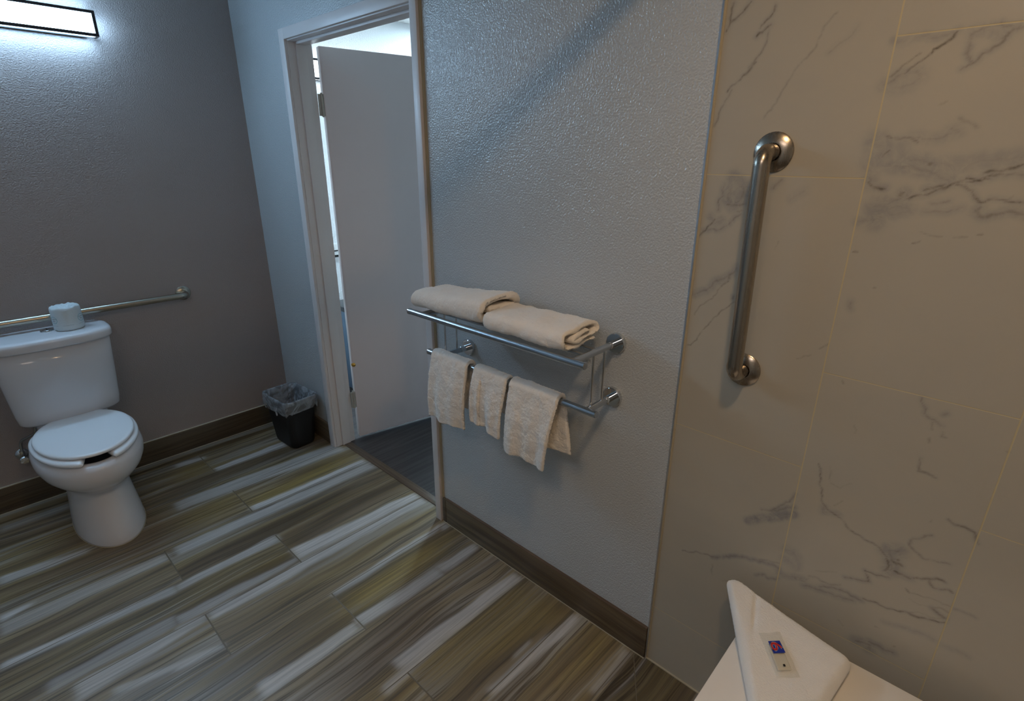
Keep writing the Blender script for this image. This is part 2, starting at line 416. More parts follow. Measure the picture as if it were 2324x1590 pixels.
t.set(c, t.math('ADD', .20, t.math('MULTIPLY', gm.outputs[0], .5))); M['marble'] = t.m

# ================================================================ setting
ZC = 2.44; WT = 0.11; YJ0, YJ1, ZH = -0.583, -1.498, 2.066
LX, BY = -2.7, -4.3
BANDS = [
(0,0.9,-0.71,-0.571,-0.113,-0.1343,-0.1631,-0.1592),
(0,1,-0.575,-0.197,-0.3111,-0.3007,-0.3628,-0.3561),
(0,0.75,-0.825,0.008,-0.4955,-0.5314,-0.6442,-0.5749),
(0,1,-0.583,0.022,-0.7899,-0.8049,-0.8481,-0.8271),
(0,0.75,-0.922,0.026,-0.8367,-0.8609,-0.9221,-0.9042),
(0,0.9,-0.99,-0.587,-1.0871,-1.078,-1.128,-1.124),
(0,0.7,-1.04,-0.587,-1.2536,-1.2779,-1.303,-1.306),
(0,0.9,-0.585,0.028,-1.2137,-1.2649,-1.3148,-1.3011),
(0,0.9,-0.95,0.026,-1.316,-1.3259,-1.372,-1.371),
(0,0.9,-0.589,-0.039,-1.5661,-1.5454,-1.5716,-1.5919),
(0,0.85,-0.591,-0.223,-1.737,-1.755,-1.8057,-1.793),
(0,0.75,-0.945,-0.601,-1.741,-1.753,-1.795,-1.8038),
(0,0.8,-1.054,-0.954,-1.3095,-1.3201,-1.349,-1.3413),
(0,0.8,-1.104,-0.96,-1.4898,-1.5049,-1.5221,-1.5072),
(0,0.7,-0.678,-0.432,-2.0379,-2.0181,-2.0499,-2.0691),
(0,0.8,-0.053,-0.014,-1.552,-1.552,-1.5961,-1.5967),
(0,0.85,-0.225,-0.022,-1.7509,-1.754,-1.797,-1.7989),
(0,0.8,-0.599,-0.025,-1.9814,-1.999,-2.05,-2.0364),
(0,0.75,-0.452,-0.027,-2.277,-2.3002,-2.3329,-2.3121),
(0,0.9,-0.309,-0.222,-2.2572,-2.2607,-2.2701,-2.2689),
(0,0.5,-0.23,-0.02,-2.5128,-2.5249,-2.5531,-2.5423),
(0,0.7,-0.035,-0.005,-2.7226,-2.7259,-2.7461,-2.7376),
(0,0.7,-1.457,-1.179,-0.5285,-0.5795,-0.6152,-0.5873),
(0,0.9,-1.477,-1.386,-0.7879,-0.7911,-0.8064,-0.8314),
(0,0.5,-1.482,-0.957,-0.8319,-0.848,-0.907,-0.911),
(0,0.9,-1.498,-0.99,-1.0569,-1.0817,-1.1265,-1.0891),
(0,0.7,-1.344,-0.958,-1.3164,-1.321,-1.355,-1.389),
(0,0.55,-1.403,-1.038,-1.243,-1.242,-1.302,-1.301),
(0,0.6,-1.261,-0.959,-1.4218,-1.5047,-1.5252,-1.4562),
(0,0.4,-1.423,-1.164,-0.1301,-0.1231,-0.1707,-0.1888),
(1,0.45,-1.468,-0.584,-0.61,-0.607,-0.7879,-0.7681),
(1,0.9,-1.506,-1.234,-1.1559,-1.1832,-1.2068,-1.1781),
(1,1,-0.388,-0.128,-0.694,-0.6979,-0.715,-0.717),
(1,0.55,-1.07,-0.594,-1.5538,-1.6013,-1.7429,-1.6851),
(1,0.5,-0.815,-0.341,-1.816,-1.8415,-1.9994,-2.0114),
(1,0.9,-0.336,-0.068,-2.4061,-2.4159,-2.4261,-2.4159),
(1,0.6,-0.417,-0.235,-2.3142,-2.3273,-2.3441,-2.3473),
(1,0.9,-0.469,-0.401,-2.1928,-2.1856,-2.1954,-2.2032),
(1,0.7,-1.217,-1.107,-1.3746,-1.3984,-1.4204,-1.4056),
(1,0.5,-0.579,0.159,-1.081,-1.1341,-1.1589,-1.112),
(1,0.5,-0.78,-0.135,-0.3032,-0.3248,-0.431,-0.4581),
(2,0.8,-0.571,0.009,-0.723,-0.684,-0.7912,-0.798),
(2,0.9,-0.587,-0.118,-1.6261,-1.6005,-1.7086,-1.7329),
(2,0.5,-1.022,-0.582,-1.1953,-1.1742,-1.2531,-1.2382),
(2,0.7,-0.873,-0.588,-0.6432,-0.6059,-0.7809,-0.7564),
(2,0.7,-0.287,-0.014,-2.4109,-2.414,-2.4842,-2.457),
(2,0.6,-0.58,-0.034,-2.053,-2.056,-2.2928,-2.1605),
(2,0.6,-0.366,-0.027,-1.6315,-1.6169,-1.6872,-1.7242),
(2,0.6,-0.75,-0.581,-0.2241,-0.1819,-0.337,-0.3361),
]
#BANDS_END
fxs = np.concatenate([[LX-.1], np.arange(-1.75, .036, .01), [.036]]); fys = np.concatenate([[BY-.1], np.arange(-2.72, 0.0, .004), [.1]])
FX, FY = np.meshgrid(fxs, fys, indexing='ij'); band = np.zeros(FX.shape+(3,))
wob = np.array([[mnoise.noise(Vector((a*5, b*9, 1.3)))*.010+mnoise.noise(Vector((a*16, b*40, 5.3)))*.004 for b in fys] for a in fxs])
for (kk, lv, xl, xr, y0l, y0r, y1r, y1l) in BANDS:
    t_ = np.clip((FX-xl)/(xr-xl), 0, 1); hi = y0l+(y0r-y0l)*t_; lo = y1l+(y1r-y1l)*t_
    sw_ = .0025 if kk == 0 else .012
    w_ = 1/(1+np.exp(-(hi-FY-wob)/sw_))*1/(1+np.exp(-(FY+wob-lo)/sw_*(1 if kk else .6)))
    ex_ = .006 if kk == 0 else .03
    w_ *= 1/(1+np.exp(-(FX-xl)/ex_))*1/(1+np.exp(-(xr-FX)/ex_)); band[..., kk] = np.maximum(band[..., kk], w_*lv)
V = np.stack([FX.ravel(), FY.ravel(), np.zeros(FX.size)], 1); nu, nv = FX.shape; I = np.arange(nu*nv).reshape(nu, nv)
Fq = np.stack([I[:-1, :-1], I[1:, :-1], I[1:, 1:], I[:-1, 1:]], -1).reshape(-1, 4)
c4 = [(LX-.1, BY-.1), (.036, BY-.1), (.036, .1), (LX-.1, .1)]; nb = len(V)
V = np.concatenate([V, np.array([(a, b, -.08) for a, b in c4]+[(a, b, -.0005) for a, b in c4])])
Fq = np.concatenate([Fq, np.array([(3, 2, 1, 0), (0, 1, 5, 4), (1, 2, 6, 5), (2, 3, 7, 6), (3, 0, 4, 7)])+nb])
me = bpy.data.meshes.new('floor'); me.from_pydata(V.tolist(), [], Fq.tolist()); me.update()
att = me.attributes.new('bands', 'FLOAT_VECTOR', 'POINT'); dat = np.zeros((len(V), 3)); dat[:FX.size] = band.reshape(-1, 3); att.data.foreach_set('vector', dat.ravel())
me.materials.append(M['floor']); fo = bpy.data.objects.new('floor', me); link(fo); struct(fo, 'wood-look plank tile floor of the bathroom', 'floor')
struct(box('floor_outer_room', .0801, 3.6, -3.4, .40, -.08, -.002, M['vinyl']), 'dark grey plank floor beyond the doorway', 'floor')
struct(box('trim_1', .036, .0801, YJ1-.04, YJ0+.04, -.08, .004, M['thresh'], bevel=.002), 'brown wooden threshold strip in the doorway', 'threshold')
bm = bmesh.new(); add_box(bm, LX-.1, 3.6, BY-.1, .37, ZC, ZC+.1); 
struct(bm_obj('ceiling', bm, M['ceiling']), 'white ceiling', 'ceiling')
struct(box('wall_back', LX-.1, 0, 0, .1, 0, ZC, M['paint_taupe']), 'taupe textured wall behind the toilet', 'wall')
bm = bmesh.new()
add_box(bm, 0, WT, YJ0+.015, .262, 0, ZC); add_box(bm, 0, WT, YT, YJ1-.015, 0, ZC); add_box(bm, 0, WT, YJ1-.015, YJ0+.015, ZH+.015, ZC)
struct(bm_obj('wall_right', bm, M['paint_light']), 'pale grey textured wall with doorway and towel rack', 'wall')
struct(box('wall_left', LX-.1, LX, BY, 0, 0, ZC, M['paint_light']), 'pale textured wall opposite the doorway', 'wall')
struct(box('wall_front', LX-.1, .11, BY-.1, BY, 0, ZC, M['marble']), 'marble tile wall at the end of the shower', 'wall')
struct(box('wall_outer_back', .11, 3.6, .262, .36, 0, ZC, M['paint_far']), 'bright textured wall of the outer room', 'wall')
struct(box('wall_outer_end', 3.5, 3.6, -3.4, .262, 0, ZC, M['paint_far']), 'end wall of the outer room', 'wall')
struct(box('wall_outer_front', .11, 3.6, -3.5, -3.4, 0, ZC, M['paint_far']), 'front wall of the outer room', 'wall')

# tiled shower wall with a dense surface that carries its veins
STEP = .0028
ny = int((BY-YT)/-STEP)+1; ny_vis = int(1.02/STEP)
ys = np.concatenate([YT-np.arange(ny_vis)*STEP, [BY]]); zs = np.arange(0, int(2.16/STEP)+1)*STEP; zs = np.concatenate([zs, [ZC]])
YY, ZZ = np.meshgrid(ys, zs, indexing='ij')
vein = np.zeros(YY.shape); smoke = np.zeros(YY.shape)
VEINS = [
#VEINS_BEGIN
([(-2.609,1.896),(-2.61,1.879),(-2.607,1.869),(-2.609,1.862),(-2.604,1.853),(-2.601,1.843)], 0.0018, 0.9, 0.009, 0.3),
([(-2.648,1.89),(-2.633,1.876),(-2.626,1.869),(-2.616,1.862),(-2.611,1.859)], 0.0016, 0.8, 0.008, 0.3),
([(-2.593,1.83),(-2.591,1.825)], 0.002, 0.6, None, 0.4),
([(-2.699,1.878),(-2.694,1.867),(-2.689,1.859),(-2.679,1.851),(-2.672,1.842)], 0.0018, 0.8, 0.007, 0.3),
([(-2.696,1.844),(-2.691,1.839),(-2.677,1.834),(-2.667,1.83)], 0.0024, 1, 0.009, 0.4),
([(-2.696,1.831),(-2.694,1.817),(-2.69,1.805),(-2.686,1.791),(-2.671,1.775),(-2.663,1.767)], 0.0013, 0.45, 0.005, 0.25),
([(-2.671,1.776),(-2.663,1.766),(-2.657,1.757),(-2.651,1.75)], 0.0019, 0.9, 0.006, 0.3),
([(-2.651,1.75),(-2.64,1.74),(-2.631,1.735),(-2.626,1.725)], 0.0016, 0.75, 0.005, 0.3),
([(-2.626,1.725),(-2.62,1.71),(-2.613,1.69),(-2.605,1.669),(-2.597,1.654)], 0.0013, 0.45, 0.006, 0.2),
([(-2.815,1.843),(-2.807,1.833),(-2.794,1.818),(-2.788,1.798),(-2.778,1.783),(-2.768,1.765),(-2.755,1.748),(-2.739,1.718),(-2.729,1.697),(-2.707,1.664)], 0.0012, 0.3, 0.004, 0.15),
([(-2.86,1.819),(-2.843,1.801),(-2.833,1.794),(-2.815,1.777)], 0.0015, 0.2, 0.008, 0.15),
([(-3.012,1.79),(-3.004,1.783),(-2.995,1.774),(-2.983,1.765)], 0.0026, 1, None, 0.4),
([(-2.983,1.765),(-2.974,1.755),(-2.962,1.744),(-2.951,1.735)], 0.0016, 0.85, None, 0.4),
([(-2.963,1.763),(-2.952,1.752),(-2.938,1.739),(-2.925,1.727)], 0.0014, 0.6, None, 0.4),
([(-2.951,1.734),(-2.94,1.728),(-2.932,1.719),(-2.925,1.711)], 0.002, 0.3, 0.014, 0.45),
([(-2.962,1.73),(-2.972,1.722),(-2.961,1.712),(-2.951,1.707),(-2.933,1.706)], 0.002, 0.2, 0.016, 0.35),
([(-2.922,1.789),(-2.935,1.782),(-2.951,1.786),(-2.974,1.787),(-3.011,1.79)], 0.0015, 0.15, 0.009, 0.45),
([(-3.097,1.789),(-3.083,1.786),(-3.075,1.777),(-3.072,1.766),(-3.065,1.756),(-3.054,1.749),(-3.046,1.738),(-3.033,1.73)], 0.0022, 0.5, 0.008, 0.4),
([(-3.096,1.79),(-3.07,1.791),(-3.045,1.789),(-3.031,1.781),(-3.032,1.768),(-3.033,1.759),(-3.038,1.739)], 0.002, 0.4, 0.009, 0.45),
([(-3.073,1.779),(-3.055,1.785),(-3.037,1.784)], 0.002, 0.1, 0.014, 0.5),
([(-2.941,1.621),(-2.958,1.62),(-2.98,1.619),(-2.989,1.613),(-2.994,1.611)], 0.002, 0.55, 0.008, 0.35),
([(-2.98,1.619),(-3.004,1.618),(-3.025,1.618),(-3.04,1.625),(-3.052,1.627),(-3.04,1.638)], 0.0015, 0.25, 0.014, 0.35),
([(-3.049,1.652),(-3.06,1.647),(-3.072,1.638)], 0.002, 0.3, 0.006, 0.2),
([(-3.019,1.684),(-3.012,1.678)], 0.002, 0.3, None, 0.4),
([(-2.929,1.612),(-2.94,1.594),(-2.933,1.574)], 0.0015, 0.1, 0.026, 0.6),
([(-2.952,1.596),(-2.946,1.588)], 0.0016, 0.6, None, 0.4),
([(-2.972,1.609),(-2.98,1.588),(-2.978,1.582)], 0.0015, 0.05, 0.016, 0.5),
([(-2.955,1.572),(-2.981,1.568),(-3.016,1.563),(-3.035,1.556),(-3.056,1.548)], 0.002, 0.25, 0.016, 0.6),
([(-2.978,1.584),(-3.004,1.582),(-3.024,1.575),(-3.062,1.575),(-3.092,1.581),(-3.12,1.585),(-3.146,1.589)], 0.0018, 0.15, 0.018, 0.5),
([(-3.019,1.575),(-3.026,1.574)], 0.0025, 0.7, None, 0.4),
([(-3.149,1.576),(-3.141,1.572),(-3.125,1.565),(-3.103,1.559)], 0.002, 0.75, 0.009, 0.4),
([(-3.153,1.562),(-3.112,1.558),(-3.099,1.552),(-3.084,1.547),(-3.067,1.541)], 0.0018, 0.5, 0.01, 0.4),
([(-2.929,1.54),(-2.943,1.532),(-2.954,1.527),(-2.962,1.524)], 0.0022, 0.85, 0.012, 0.5),
([(-2.929,1.549),(-2.933,1.538)], 0.002, 0.3, 0.016, 0.5),
([(-3.023,1.533),(-3.039,1.534),(-3.054,1.537)], 0.0022, 0.8, 0.011, 0.5),
([(-3.039,1.528),(-3.049,1.53),(-3.062,1.54),(-3.07,1.543),(-3.081,1.549),(-3.094,1.55),(-3.109,1.556)], 0.0019, 0.85, 0.009, 0.45),
([(-3.109,1.556),(-3.125,1.565),(-3.136,1.569)], 0.0016, 0.6, None, 0.4),
([(-2.998,1.512),(-3.012,1.52),(-3.028,1.523),(-3.047,1.529)], 0.0018, 0.7, 0.009, 0.4),
([(-2.984,1.518),(-2.991,1.521)], 0.0026, 0.8, 0.014, 0.6),
([(-2.979,1.511),(-2.998,1.521),(-3.002,1.518)], 0.002, 0.3, 0.014, 0.6),
([(-2.954,1.508),(-2.982,1.512),(-2.962,1.502)], 0.002, 0.15, 0.016, 0.5),
([(-2.949,1.493),(-2.978,1.495),(-3.007,1.494)], 0.002, 0.15, 0.014, 0.5),
([(-2.953,1.491),(-2.963,1.483),(-2.954,1.469)], 0.002, 0.1, 0.024, 0.7),
([(-2.93,1.463),(-2.953,1.465),(-2.964,1.477),(-2.98,1.486),(-3.002,1.492)], 0.002, 0.15, 0.014, 0.5),
([(-3.067,1.541),(-3.081,1.535),(-3.091,1.525),(-3.096,1.515),(-3.103,1.512),(-3.114,1.511),(-3.129,1.516),(-3.141,1.516),(-3.153,1.519),(-3.166,1.516)], 0.0019, 0.65, 0.008, 0.4),
([(-3.139,1.52),(-3.147,1.527)], 0.0015, 0.4, None, 0.4),
([(-3.039,1.504),(-3.055,1.507),(-3.064,1.511)], 0.002, 0.35, 0.009, 0.3),
([(-3.032,1.494),(-3.057,1.493),(-3.069,1.496),(-3.081,1.5)], 0.0018, 0.25, 0.01, 0.3),
([(-3.11,1.505),(-3.102,1.497),(-3.108,1.492),(-3.122,1.49),(-3.142,1.495),(-3.156,1.497),(-3.171,1.494)], 0.002, 0.4, 0.012, 0.45),
([(-3.032,1.452),(-3.041,1.449),(-3.054,1.446),(-3.069,1.447)], 0.0016, 0.35, None, 0.4),
([(-3.027,1.433),(-3.04,1.438)], 0.0018, 0.45, None, 0.4),
([(-3.082,1.446),(-3.091,1.449),(-3.103,1.451)], 0.0016, 0.35, None, 0.4),
([(-3.116,1.457),(-3.122,1.457)], 0.0022, 0.5, None, 0.4),
([(-2.929,1.407),(-2.938,1.408)], 0.0022, 0.5, None, 0.4),
([(-2.98,1.341),(-2.985,1.341)], 0.0024, 0.4, None, 0.4),
([(-2.666,1.541),(-2.677,1.526),(-2.687,1.515),(-2.682,1.496),(-2.668,1.483),(-2.653,1.495),(-2.666,1.52)], 0.0018, 0.3, 0.02, 0.7),
([(-2.645,1.525),(-2.639,1.51),(-2.642,1.5),(-2.632,1.49),(-2.634,1.468)], 0.0015, 0.45, 0.009, 0.4),
([(-2.657,1.482),(-2.671,1.483),(-2.687,1.483),(-2.698,1.486)], 0.0018, 0.5, 0.009, 0.4),
([(-2.682,1.465),(-2.691,1.469)], 0.0018, 0.4, None, 0.4),
([(-2.597,1.404),(-2.61,1.416),(-2.626,1.435),(-2.63,1.442)], 0.0017, 0.9, 0.006, 0.4),
([(-2.61,1.416),(-2.626,1.422),(-2.646,1.424),(-2.659,1.431),(-2.688,1.459)], 0.0015, 0.45, 0.009, 0.45),
([(-2.619,1.451),(-2.631,1.436),(-2.647,1.443)], 0.0015, 0.15, 0.013, 0.5),
([(-2.696,1.336),(-2.685,1.319),(-2.673,1.307),(-2.653,1.293),(-2.645,1.282),(-2.625,1.269),(-2.601,1.256)], 0.0018, 0.4, 0.013, 0.55),
([(-2.685,1.322),(-2.68,1.308)], 0.0022, 0.5, None, 0.4),
([(-2.684,1.305),(-2.669,1.287),(-2.649,1.257),(-2.627,1.232),(-2.608,1.204)], 0.0013, 0.5, None, 0.4),
([(-2.712,1.276),(-2.7,1.253),(-2.68,1.231),(-2.656,1.201),(-2.635,1.167),(-2.622,1.138),(-2.611,1.118),(-2.602,1.117)], 0.0012, 0.6, None, 0.4),
([(-2.703,1.267),(-2.704,1.262)], 0.002, 0.3, 0.008, 0.5),
([(-2.766,1.538),(-2.756,1.526),(-2.752,1.519)], 0.0018, 0.4, 0.009, 0.4),
([(-2.814,1.52),(-2.789,1.502)], 0.0015, 0.1, 0.012, 0.25),
([(-2.785,1.407),(-2.778,1.396)], 0.0018, 0.35, None, 0.4),
([(-2.923,1.2),(-2.914,1.193),(-2.907,1.187)], 0.0018, 0.5, None, 0.4),
([(-2.892,1.169),(-2.878,1.157),(-2.865,1.148)], 0.0012, 0.35, None, 0.4),
([(-2.943,1.301),(-2.946,1.286)], 0.003, 0.2, 0.01, 0.35),
([(-3.109,1.127),(-3.113,1.115),(-3.119,1.104),(-3.13,1.094),(-3.14,1.086),(-3.151,1.078)], 0.0018, 0.4, 0.007, 0.3),
([(-3.134,1.085),(-3.138,1.067)], 0.0018, 0.35, None, 0.4),
([(-3.15,1.068),(-3.151,1.055),(-3.16,1.056)], 0.0016, 0.4, None, 0.4),
([(-3.145,1.104),(-3.148,1.107)], 0.003, 0.3, 0.008, 0.4),
([(-3.133,1.046),(-3.135,1.035)], 0.0022, 0.35, None, 0.4),
([(-3.133,1.002),(-3.131,0.979),(-3.131,0.966),(-3.147,0.97),(-3.167,0.969)], 0.0015, 0.45, 0.005, 0.2),
([(-2.956,0.911),(-2.959,0.901)], 0.0018, 0.5, None, 0.4),
([(-2.96,0.901),(-2.973,0.85),(-2.982,0.815),(-3.003,0.799),(-3.022,0.791),(-3.039,0.778),(-3.06,0.771),(-3.078,0.765),(-3.098,0.763),(-3.113,0.754),(-3.126,0.739)], 0.0014, 0.55, 0.005, 0.25),
([(-2.979,0.91),(-2.986,0.875),(-3.01,0.871),(-3.028,0.887)], 0.0012, 0.25, None, 0.4),
([(-3.016,0.84),(-3.008,0.817)], 0.0012, 0.3, None, 0.4),
([(-2.987,0.806),(-2.988,0.791)], 0.002, 0.15, 0.011, 0.4),
([(-3.006,1.03),(-3.012,1.013)], 0.0016, 0.3, None, 0.4),
([(-2.966,1.126),(-2.968,1.12)], 0.0024, 0.35, None, 0.4),
([(-3.206,0.885),(-3.212,0.874),(-3.23,0.877),(-3.25,0.876),(-3.256,0.855)], 0.0016, 0.55, 0.006, 0.3),
([(-3.184,0.833),(-3.168,0.82),(-3.156,0.807),(-3.158,0.792),(-3.169,0.78),(-3.187,0.776),(-3.213,0.78),(-3.228,0.786)], 0.0014, 0.4, 0.006, 0.25),
([(-3.178,0.829),(-3.183,0.832)], 0.0025, 0.4, None, 0.4),
([(-3.178,0.861),(-3.181,0.868)], 0.002, 0.25, None, 0.4),
([(-3.126,0.754),(-3.136,0.741),(-3.14,0.712),(-3.128,0.759),(-3.144,0.765)], 0.0016, 0.3, 0.02, 0.7),
([(-3.126,0.739),(-3.132,0.719),(-3.129,0.706)], 0.0022, 0.75, 0.008, 0.5),
([(-3.143,0.749),(-3.145,0.749)], 0.003, 0.85, None, 0.4),
([(-3.141,0.734),(-3.151,0.735),(-3.157,0.731)], 0.0022, 0.8, 0.009, 0.5),
([(-3.145,0.715),(-3.162,0.717),(-3.176,0.712)], 0.002, 0.8, 0.012, 0.5),
([(-3.137,0.691),(-3.117,0.682),(-3.105,0.683),(-3.094,0.684),(-3.099,0.674),(-3.107,0.66),(-3.094,0.657),(-3.062,0.644)], 0.0016, 0.55, 0.008, 0.4),
([(-3.179,0.716),(-3.194,0.721),(-3.205,0.729),(-3.217,0.739),(-3.234,0.74)], 0.0019, 0.85, 0.006, 0.3),
([(-3.205,0.729),(-3.207,0.721),(-3.22,0.718),(-3.233,0.721),(-3.248,0.718)], 0.002, 0.75, 0.007, 0.3),
([(-3.253,1.06),(-3.257,1.06)], 0.0025, 0.3, None, 0.4),
([(-2.924,0.807),(-2.915,0.786),(-2.904,0.771),(-2.891,0.757),(-2.877,0.74),(-2.853,0.726)], 0.0015, 0.45, 0.006, 0.5),
([(-2.925,0.776),(-2.913,0.767),(-2.892,0.746),(-2.878,0.736)], 0.0015, 0.3, 0.009, 0.7),
([(-2.926,0.752),(-2.904,0.739),(-2.88,0.723),(-2.855,0.703),(-2.825,0.682)], 0.0015, 0.15, 0.013, 0.95),
([(-2.927,0.746),(-2.901,0.726),(-2.871,0.708)], 0.0015, 0.15, 0.009, 0.9),
([(-2.664,0.487),(-2.686,0.494),(-2.712,0.505),(-2.75,0.515),(-2.756,0.518)], 0.0014, 0.5, 0.004, 0.3),
([(-2.75,0.515),(-2.78,0.533),(-2.808,0.552),(-2.837,0.561),(-2.87,0.574),(-2.898,0.58),(-2.922,0.583)], 0.0015, 0.3, 0.008, 0.7),
([(-2.869,0.579),(-2.897,0.587),(-2.922,0.593)], 0.0014, 0.3, 0.004, 0.3),
([(-2.756,0.493),(-2.753,0.467),(-2.758,0.459)], 0.0013, 0.3, None, 0.4),
([(-2.869,0.525),(-2.89,0.539),(-2.899,0.535),(-2.923,0.548)], 0.0015, 0.35, 0.007, 0.5),
([(-2.788,0.451),(-2.814,0.468)], 0.0013, 0.3, None, 0.4),
([(-2.987,0.806),(-2.989,0.788),(-2.999,0.799),(-3.016,0.796)], 0.0015, 0.2, 0.01, 0.4),
([(-2.928,0.648),(-2.943,0.65),(-2.956,0.634),(-2.958,0.61),(-2.944,0.612),(-2.933,0.616)], 0.0015, 0.1, 0.016, 0.45),
([(-2.925,0.576),(-2.94,0.568),(-2.964,0.575),(-2.982,0.58)], 0.0018, 0.2, 0.012, 0.5),
([(-2.959,0.572),(-2.982,0.58)], 0.0015, 0.4, None, 0.4),
([(-2.981,0.568),(-3.007,0.571),(-3.032,0.578),(-3.051,0.579),(-3.07,0.583),(-3.088,0.59)], 0.0016, 0.4, 0.01, 0.5),
([(-2.986,0.586),(-2.989,0.599),(-3.0,0.605),(-3.015,0.601),(-3.041,0.609),(-3.058,0.612)], 0.0014, 0.3, 0.005, 0.3),
([(-3.017,0.588),(-3.029,0.589),(-3.048,0.598),(-3.067,0.604),(-3.082,0.597),(-3.101,0.598)], 0.0017, 0.45, 0.009, 0.5),
([(-3.113,0.606),(-3.136,0.617),(-3.15,0.615),(-3.17,0.615),(-3.184,0.62),(-3.195,0.62),(-3.211,0.622),(-3.23,0.63),(-3.25,0.64)], 0.0019, 0.75, 0.006, 0.3),
([(-3.195,0.62),(-3.204,0.638),(-3.228,0.639),(-3.247,0.65)], 0.0012, 0.25, None, 0.4),
([(-3.226,0.664),(-3.237,0.661),(-3.253,0.655)], 0.0022, 0.8, 0.008, 0.5),
([(-3.228,0.666),(-3.24,0.672),(-3.254,0.673)], 0.0016, 0.4, None, 0.4),
([(-3.175,0.681),(-3.183,0.677)], 0.0022, 0.5, None, 0.4),
([(-3.184,0.679),(-3.209,0.68),(-3.233,0.687),(-3.255,0.687)], 0.0013, 0.3, None, 0.4),
([(-3.184,0.66),(-3.222,0.664)], 0.0012, 0.2, None, 0.4),
([(-3.003,0.625),(-3.025,0.639),(-3.044,0.646)], 0.0012, 0.25, None, 0.4),
([(-3.074,0.516),(-3.085,0.506)], 0.0014, 0.3, None, 0.4),
([(-3.118,0.487),(-3.132,0.491),(-3.141,0.491),(-3.146,0.477)], 0.002, 0.45, 0.016, 0.6),
([(-3.137,0.499),(-3.157,0.496),(-3.172,0.497),(-3.187,0.502)], 0.0018, 0.35, 0.012, 0.5),
([(-3.139,0.55),(-3.145,0.551)], 0.002, 0.3, None, 0.4),
([(-3.183,0.518),(-3.186,0.519)], 0.002, 0.4, None, 0.4),
([(-3.157,0.573),(-3.188,0.58),(-3.22,0.583),(-3.25,0.586)], 0.002, 0.08, 0.009, 0.3),
([(-3.258,0.583),(-3.28,0.584),(-3.309,0.584)], 0.002, 0.08, 0.009, 0.25),
([(-3.259,0.684),(-3.276,0.686),(-3.294,0.686)], 0.0018, 0.2, 0.006, 0.3),
#VEINS_END
]
def smooth_noise(seed, P, sc): return np.array([mnoise.noise(Vector((p[0]*sc, p[1]*sc, seed))) for p in P])
def stroke(pts, w, a, sw=None, sa=.4, seed=0, jit=.007):
    pts = np.array(pts, float); seg = np.linalg.norm(np.diff(pts, axis=0), axis=1); L = np.concatenate([[0], np.cumsum(seg)])
    n = max(int(L[-1]/.0022), 4); s = np.linspace(0, L[-1], n)
    P = np.stack([np.interp(s, L, pts[:, k]) for k in (0, 1)], 1)
    P += np.stack([smooth_noise(seed+.5, P, 28), smooth_noise(seed+7.5, P, 28)], 1)*jit+np.stack([smooth_noise(seed+3.5, P, 90), smooth_noise(seed+9.5, P, 90)], 1)*jit*.45
    wid = w*(0.55+.9*np.abs(smooth_noise(seed+11, P, 22)))*np.clip(np.minimum(s, L[-1]-s)/(.12*L[-1])+.25, 0, 1)
    for (py, pz), ww in zip(P, wid):
        R = max((sw or 0)*2.2, ww*2.6, .004); i0 = int((YT-py-R)/STEP); i1 = int((YT-py+R)/STEP)+2; j0 = int((pz-R)/STEP); j1 = int((pz+R)/STEP)+2
        i0 = max(i0, 0); j0 = max(j0, 0); i1 = min(i1, len(ys)-1); j1 = min(j1, len(zs)-1)
        if i0 >= i1 or j0 >= j1: continue
        d2 = (YY[i0:i1, j0:j1]-py)**2+(ZZ[i0:i1, j0:j1]-pz)**2
        vein[i0:i1, j0:j1] = np.maximum(vein[i0:i1, j0:j1], a*np.exp(-d2/(2*(max(ww, .0011))**2)))
        if sw: smoke[i0:i1, j0:j1] = np.maximum(smoke[i0:i1, j0:j1], sa*np.exp(-(d2/(sw*.95)**2)**1.6))
for k, v in enumerate(VEINS): stroke(*v, seed=k*1.37)
# each vein stays on its own tile: nothing to do, strokes end at the joints
me = bpy.data.meshes.new('wall_shower')
V = np.stack([np.zeros(YY.size), YY.ravel(), ZZ.ravel()], 1)
nu, nv = YY.shape
I = np.arange(nu*nv).reshape(nu, nv)
Fq = np.stack([I[:-1, :-1], I[:-1, 1:], I[1:, 1:], I[1:, :-1]], -1).reshape(-1, 4)
# body behind the surface
base_i = len(V); bx_ = [(.1, YT, 0), (.1, BY, 0), (.1, BY, ZC), (.1, YT, ZC), (0.0005, YT, 0), (.0005, BY, 0), (.0005, BY, ZC), (.0005, YT, ZC)]
V = np.concatenate([V, np.array(bx_)])
bf = [(0, 1, 2, 3), (4, 0, 3, 7), (1, 5, 6, 2), (3, 2, 6, 7), (0, 4, 5, 1)]
Fq = np.concatenate([Fq, np.array(bf)+base_i])
me.from_pydata(V.tolist(), [], Fq.tolist()); me.update()
att = me.attributes.new('veins', 'FLOAT_VECTOR', 'POINT')
dat = np.zeros((len(V), 3)); dat[:YY.size, 0] = vein.ravel(); dat[:YY.size, 1] = smoke.ravel()
att.data.foreach_set('vector', dat.ravel()); me.materials.append(M['marble'])
ws = bpy.data.objects.new('wall_shower', me); link(ws); struct(ws, 'marble-look tiled shower wall', 'wall')

struct(box('trim_2', -.006, .002, YT-.0015, YT+.0025, 0, ZC, M['alu']), 'thin metal edge strip between paint and tile', 'trim')
bm = bmesh.new(); add_box(bm, -.0015, .001, YT-.006, YT-.0015, 0, ZC); struct(bm_obj('trim_3', bm, M['caulk']), 'cream caulk line beside the metal edge strip', 'trim')
